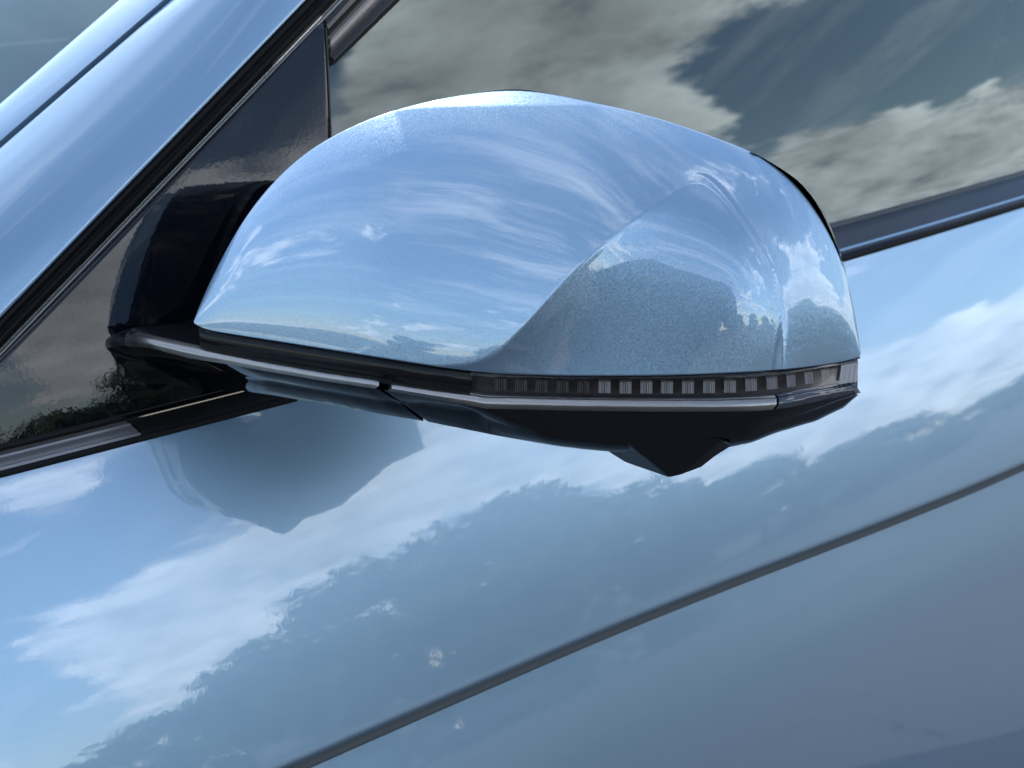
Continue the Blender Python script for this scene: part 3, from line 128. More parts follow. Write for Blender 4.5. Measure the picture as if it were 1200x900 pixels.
HEAD_UNDER = [[[-0.0278,0.076,1.0434],[-0.0293,0.0793,1.0434],[-0.0308,0.0824,1.0434],[-0.0324,0.0854,1.0433],[-0.034,0.0885,1.0432],[-0.0356,0.0914,1.0431],[-0.0372,0.0943,1.043],[-0.0388,0.0972,1.0428],[-0.0405,0.1,1.0426],[-0.0422,0.1028,1.0425],[-0.0439,0.1056,1.0422],[-0.0457,0.1082,1.042],[-0.0475,0.1108,1.0417],[-0.0494,0.1133,1.0413],[-0.0513,0.1157,1.0411],[-0.0533,0.1181,1.0412],[-0.0553,0.1203,1.0413],[-0.0573,0.1226,1.0414],[-0.0594,0.1249,1.0415],[-0.0615,0.1271,1.0415],[-0.0635,0.1293,1.0416],[-0.0656,0.1315,1.0417],[-0.0677,0.1337,1.0417],[-0.0698,0.1358,1.0418],[-0.0718,0.138,1.0418],[-0.0739,0.1402,1.0419],[-0.076,0.1424,1.0419],[-0.0781,0.1445,1.042],[-0.0803,0.1466,1.042],[-0.0824,0.1487,1.0421],[-0.0846,0.1507,1.0421],[-0.0868,0.1527,1.0421],[-0.089,0.1547,1.0421],[-0.0913,0.1567,1.0421],[-0.0935,0.1587,1.0421],[-0.0958,0.1607,1.0421],[-0.098,0.1626,1.0421],[-0.1003,0.1646,1.0421],[-0.1025,0.1666,1.0421],[-0.1048,0.1685,1.0421],[-0.107,0.1705,1.0422],[-0.1093,0.1724,1.0422],[-0.1115,0.1744,1.0422],[-0.1138,0.1763,1.0422],[-0.1161,0.1782,1.0422],[-0.1184,0.1802,1.0422],[-0.1208,0.182,1.0422],[-0.1232,0.1839,1.0422],[-0.1256,0.1857,1.0422],[-0.1281,0.1874,1.0421],[-0.1307,0.189,1.0422],[-0.1335,0.1906,1.0422],[-0.1364,0.192,1.0421],[-0.1395,0.1933,1.042],[-0.1427,0.1944,1.042],[-0.1461,0.1954,1.0422],[-0.1497,0.1964,1.0422],[-0.1533,0.1972,1.0423],[-0.1572,0.1979,1.0422],[-0.1611,0.1986,1.0422],[-0.165,0.1993,1.0421],[-0.169,0.2,1.042],[-0.1729,0.2008,1.042],[-0.1766,0.2018,1.0421]],[[0.0044,0.1143,1.0434],[0.0029,0.1176,1.0434],[0.0014,0.1207,1.0434],[-0.0002,0.1237,1.0433],[-0.0018,0.1268,1.0432],[-0.0034,0.1297,1.0431],[-0.0051,0.1326,1.043],[-0.0067,0.1355,1.0428],[-0.0084,0.1383,1.0426],[-0.01,0.1411,1.0425],[-0.0118,0.1439,1.0422],[-0.0135,0.1465,1.042],[-0.0153,0.1491,1.0417],[-0.0172,0.1516,1.0413],[-0.0192,0.154,1.0411],[-0.0211,0.1564,1.0412],[-0.0232,0.1587,1.0413],[-0.0252,0.1609,1.0414],[-0.0273,0.1631,1.0415],[-0.0293,0.1654,1.0415],[-0.0314,0.1676,1.0416],[-0.0335,0.1698,1.0417],[-0.0355,0.172,1.0417],[-0.0376,0.1742,1.0418],[-0.0397,0.1763,1.0418],[-0.0418,0.1785,1.0419],[-0.0439,0.1807,1.0419],[-0.046,0.1828,1.042],[-0.0481,0.1849,1.042],[-0.0503,0.187,1.0421],[-0.0525,0.189,1.0421],[-0.0547,0.191,1.0421],[-0.0569,0.193,1.0421],[-0.0591,0.195,1.0421],[-0.0614,0.197,1.0421],[-0.0636,0.199,1.0421],[-0.0659,0.2009,1.0421],[-0.0681,0.2029,1.0421],[-0.0704,0.2049,1.0421],[-0.0726,0.2068,1.0421],[-0.0749,0.2088,1.0422],[-0.0771,0.2107,1.0422],[-0.0794,0.2127,1.0422],[-0.0817,0.2146,1.0422],[-0.084,0.2165,1.0422],[-0.0863,0.2185,1.0422],[-0.0886,0.2203,1.0422],[-0.091,0.2222,1.0422],[-0.0935,0.224,1.0422],[-0.096,0.2257,1.0421],[-0.0986,0.2273,1.0422],[-0.1013,0.2289,1.0422],[-0.1042,0.2303,1.0421],[-0.1073,0.2316,1.042],[-0.1105,0.2327,1.042],[-0.1139,0.2338,1.0422],[-0.1175,0.2347,1.0422],[-0.1212,0.2355,1.0423],[-0.125,0.2362,1.0422],[-0.129,0.2369,1.0422],[-0.1329,0.2376,1.0421],[-0.1368,0.2383,1.042],[-0.1407,0.2391,1.042],[-0.1444,0.2401,1.0421]],[[-0.0037,0.1186,1.0372],[-0.0052,0.1215,1.0374],[-0.0068,0.1244,1.0377],[-0.0084,0.1272,1.0379],[-0.01,0.13,1.0379],[-0.0116,0.1327,1.0379],[-0.0132,0.1354,1.0379],[-0.0149,0.1381,1.0378],[-0.0165,0.1406,1.0377],[-0.0183,0.1432,1.0376],[-0.0201,0.1456,1.0365],[-0.0219,0.148,1.0351],[-0.0238,0.1503,1.0337],[-0.0257,0.1525,1.0326],[-0.0277,0.1547,1.0316],[-0.0297,0.1569,1.0306],[-0.0317,0.159,1.0298],[-0.0337,0.1612,1.0291],[-0.0357,0.1633,1.0283],[-0.0378,0.1655,1.0279],[-0.0398,0.1676,1.0278],[-0.0418,0.1697,1.0276],[-0.0438,0.1718,1.0275],[-0.0459,0.1739,1.0273],[-0.0479,0.176,1.0272],[-0.05,0.1781,1.0271],[-0.052,0.1802,1.027],[-0.0541,0.1822,1.027],[-0.0563,0.1842,1.0269],[-0.0584,0.1861,1.0268],[-0.0606,0.1881,1.0267],[-0.0627,0.19,1.0266],[-0.0649,0.192,1.0265],[-0.0671,0.1939,1.0264],[-0.0693,0.1958,1.0263],[-0.0715,0.1977,1.0262],[-0.0737,0.1996,1.0261],[-0.0759,0.2015,1.0261],[-0.0781,0.2034,1.0262],[-0.0803,0.2053,1.0264],[-0.0824,0.2072,1.0267],[-0.0846,0.2091,1.027],[-0.0868,0.211,1.0272],[-0.0891,0.2129,1.0275],[-0.0913,0.2147,1.0278],[-0.0936,0.2165,1.0282],[-0.0959,0.2183,1.0285],[-0.0982,0.22,1.0288],[-0.1006,0.2217,1.0291],[-0.1031,0.2233,1.0308],[-0.1056,0.2248,1.0321],[-0.1084,0.2261,1.0329],[-0.1112,0.2274,1.0336],[-0.1142,0.2286,1.0343],[-0.1174,0.2296,1.0349],[-0.1207,0.2305,1.0354],[-0.1242,0.2314,1.0359],[-0.1278,0.2321,1.0363],[-0.1315,0.2328,1.0367],[-0.1353,0.2335,1.0372],[-0.139,0.2341,1.0377],[-0.1428,0.2348,1.0382],[-0.1464,0.2356,1.0388],[-0.15,0.2365,1.0394]],[[-0.0135,0.1205,1.0266],[-0.015,0.1232,1.0264],[-0.0166,0.1258,1.0261],[-0.0182,0.1285,1.0259],[-0.0198,0.131,1.0257],[-0.0215,0.1335,1.0254],[-0.0232,0.136,1.0251],[-0.0249,0.1383,1.0248],[-0.0267,0.1406,1.0244],[-0.0285,0.1429,1.024],[-0.0304,0.1451,1.0236],[-0.0323,0.1472,1.0232],[-0.0342,0.1494,1.0228],[-0.0362,0.1515,1.0224],[-0.0381,0.1535,1.022],[-0.0401,0.1556,1.0216],[-0.042,0.1577,1.0212],[-0.044,0.1597,1.0208],[-0.046,0.1618,1.0204],[-0.0479,0.1638,1.0201],[-0.0499,0.1659,1.0198],[-0.0519,0.1679,1.0196],[-0.0539,0.1699,1.0193],[-0.0559,0.172,1.0191],[-0.0579,0.1739,1.0189],[-0.0599,0.1759,1.0187],[-0.062,0.1778,1.0185],[-0.064,0.1798,1.0184],[-0.0661,0.1817,1.0183],[-0.0683,0.1835,1.0183],[-0.0704,0.1854,1.0182],[-0.0725,0.1873,1.0182],[-0.0746,0.1891,1.0183],[-0.0767,0.191,1.0183],[-0.0789,0.1928,1.0183],[-0.081,0.1947,1.0183],[-0.0831,0.1965,1.0183],[-0.0852,0.1984,1.0184],[-0.0873,0.2002,1.0186],[-0.0895,0.2021,1.0189],[-0.0916,0.2039,1.0193],[-0.0937,0.2057,1.0196],[-0.0959,0.2075,1.0199],[-0.0981,0.2093,1.0202],[-0.1003,0.211,1.0206],[-0.1025,0.2127,1.0211],[-0.1047,0.2144,1.0217],[-0.1071,0.2161,1.0222],[-0.1094,0.2176,1.023],[-0.1119,0.2191,1.0241],[-0.1145,0.2205,1.0251],[-0.1172,0.2217,1.0259],[-0.1201,0.2229,1.0265],[-0.1231,0.224,1.0269],[-0.1263,0.2249,1.0273],[-0.1295,0.2258,1.0277],[-0.133,0.2266,1.0279],[-0.1365,0.2273,1.0282],[-0.14,0.228,1.029],[-0.1436,0.2286,1.0298],[-0.1472,0.2293,1.0306],[-0.1508,0.23,1.0314],[-0.1542,0.2307,1.0336],[-0.1575,0.2315,1.0362]],[[-0.0456,0.0822,1.0386],[-0.0472,0.0849,1.0384],[-0.0488,0.0875,1.0381],[-0.0503,0.0901,1.0379],[-0.052,0.0927,1.0377],[-0.0536,0.0952,1.0374],[-0.0553,0.0977,1.0371],[-0.057,0.1,1.0368],[-0.0588,0.1023,1.0364],[-0.0607,0.1046,1.036],[-0.0625,0.1068,1.0356],[-0.0644,0.1089,1.0352],[-0.0664,0.111,1.0348],[-0.0683,0.1132,1.0344],[-0.0703,0.1152,1.034],[-0.0722,0.1173,1.0336],[-0.0742,0.1194,1.0332],[-0.0761,0.1214,1.0328],[-0.0781,0.1235,1.0324],[-0.0801,0.1255,1.0321],[-0.082,0.1276,1.0318],[-0.084,0.1296,1.0316],[-0.086,0.1316,1.0313],[-0.088,0.1336,1.0311],[-0.09,0.1356,1.0309],[-0.0921,0.1376,1.0307],[-0.0941,0.1395,1.0305],[-0.0962,0.1415,1.0304],[-0.0983,0.1434,1.0303],[-0.1004,0.1452,1.0303],[-0.1025,0.1471,1.0302],[-0.1046,0.149,1.0302],[-0.1067,0.1508,1.0303],[-0.1089,0.1527,1.0303],[-0.111,0.1545,1.0303],[-0.1131,0.1564,1.0303],[-0.1152,0.1582,1.0303],[-0.1174,0.1601,1.0304],[-0.1195,0.1619,1.0306],[-0.1216,0.1638,1.0309],[-0.1237,0.1656,1.0313],[-0.1259,0.1674,1.0316],[-0.128,0.1692,1.0319],[-0.1302,0.171,1.0322],[-0.1324,0.1727,1.0326],[-0.1346,0.1744,1.0331],[-0.1369,0.1761,1.0337],[-0.1392,0.1778,1.0342],[-0.1416,0.1793,1.035],[-0.1441,0.1808,1.0361],[-0.1466,0.1822,1.0371],[-0.1494,0.1834,1.0379],[-0.1522,0.1846,1.0385],[-0.1552,0.1857,1.0389],[-0.1584,0.1866,1.0393],[-0.1617,0.1875,1.0397],[-0.1651,0.1883,1.0399],[-0.1686,0.189,1.0402],[-0.1722,0.1897,1.041],[-0.1758,0.1903,1.0418],[-0.1794,0.191,1.0426],[-0.183,0.1917,1.0434],[-0.1864,0.1924,1.0456],[-0.1896,0.1932,1.0482]]]
ARM_TOP = [[[0.0488,-0.0319,1.0399],[0.0446,-0.0325,1.0425],[0.041,-0.0325,1.0425],[0.0374,-0.0324,1.0426],[0.0339,-0.0323,1.0421],[0.0303,-0.0321,1.0417],[0.0267,-0.0319,1.0412],[0.0231,-0.0318,1.0408],[0.0195,-0.0316,1.0403],[0.0158,-0.0314,1.0399],[0.0122,-0.0313,1.0395],[0.0084,-0.0312,1.0392],[0.0083,-0.0248,1.0401],[0.0097,-0.0156,1.0417],[0.0112,-0.0064,1.0432],[0.0126,0.0028,1.0445],[0.0141,0.012,1.0457],[0.0155,0.0212,1.0468],[0.017,0.0304,1.0477],[0.0171,0.0371,1.0481],[0.0156,0.0407,1.0482],[0.0142,0.0443,1.0483],[0.0128,0.0479,1.0484],[0.0114,0.0515,1.0485],[0.01,0.0551,1.0486],[0.0086,0.0586,1.0487],[0.0072,0.0622,1.0488],[0.0058,0.0658,1.0489],[0.0045,0.0693,1.049],[0.0031,0.0728,1.0491],[0.0018,0.0763,1.0492],[0.0005,0.0798,1.0493],[-0.0008,0.0833,1.0494],[-0.0022,0.0867,1.0495],[-0.0035,0.09,1.0495],[-0.0049,0.0933,1.0496],[-0.0063,0.0965,1.0496],[-0.0077,0.0997,1.0496],[-0.0092,0.1028,1.0496],[-0.0107,0.1057,1.0496]],[[0.0505,-0.0283,1.0413],[0.0491,-0.0232,1.0446],[0.0473,-0.0197,1.0453],[0.0452,-0.0168,1.0455],[0.0429,-0.0143,1.0453],[0.0404,-0.0123,1.045],[0.0378,-0.0104,1.0447],[0.0352,-0.0085,1.0444],[0.0327,-0.0066,1.0441],[0.0301,-0.0046,1.0438],[0.0276,-0.0025,1.0435],[0.0251,-0.0005,1.0433],[0.0242,0.0044,1.0437],[0.024,0.0105,1.0444],[0.0239,0.0166,1.045],[0.0237,0.0227,1.0456],[0.0236,0.0289,1.0461],[0.0235,0.035,1.0466],[0.0233,0.0411,1.047],[0.0226,0.0461,1.0472],[0.0212,0.0497,1.0473],[0.0198,0.0532,1.0474],[0.0184,0.0568,1.0475],[0.017,0.0604,1.0475],[0.0157,0.0639,1.0476],[0.0143,0.0675,1.0477],[0.0129,0.071,1.0478],[0.0116,0.0745,1.0479],[0.0103,0.078,1.048],[0.009,0.0815,1.0481],[0.0077,0.085,1.0483],[0.0064,0.0885,1.0485],[0.0051,0.0919,1.0486],[0.0038,0.0953,1.0487],[0.0025,0.0986,1.0489],[0.0012,0.1019,1.049],[-0.0002,0.1051,1.0489],[-0.0016,0.1082,1.0488],[-0.0031,0.1112,1.0488],[-0.0046,0.1142,1.0487]],[[0.0519,-0.0254,1.0403],[0.0528,-0.0157,1.0442],[0.0524,-0.0091,1.0454],[0.0516,-0.0039,1.0457],[0.0503,0.0004,1.0458],[0.0486,0.0039,1.0456],[0.0468,0.0072,1.0453],[0.0451,0.0105,1.0451],[0.0435,0.014,1.0449],[0.0418,0.0175,1.0448],[0.0403,0.021,1.0446],[0.0387,0.0246,1.0445],[0.0372,0.0282,1.0444],[0.0357,0.0318,1.0444],[0.0343,0.0354,1.0444],[0.0328,0.0391,1.0443],[0.0314,0.0427,1.0443],[0.03,0.0463,1.0443],[0.0285,0.0498,1.0443],[0.0271,0.0534,1.0443],[0.0257,0.057,1.0444],[0.0244,0.0606,1.0445],[0.023,0.0641,1.0445],[0.0216,0.0677,1.0446],[0.0203,0.0712,1.0447],[0.019,0.0747,1.0448],[0.0177,0.0782,1.0449],[0.0164,0.0817,1.045],[0.0151,0.0852,1.0451],[0.0138,0.0887,1.0452],[0.0125,0.0921,1.0454],[0.0112,0.0956,1.0456],[0.01,0.099,1.0458],[0.0087,0.1023,1.046],[0.0074,0.1056,1.0461],[0.0061,0.1089,1.0463],[0.0048,0.1121,1.0461],[0.0034,0.1152,1.0459],[0.002,0.1182,1.0459],[0.0005,0.1211,1.0459]]]
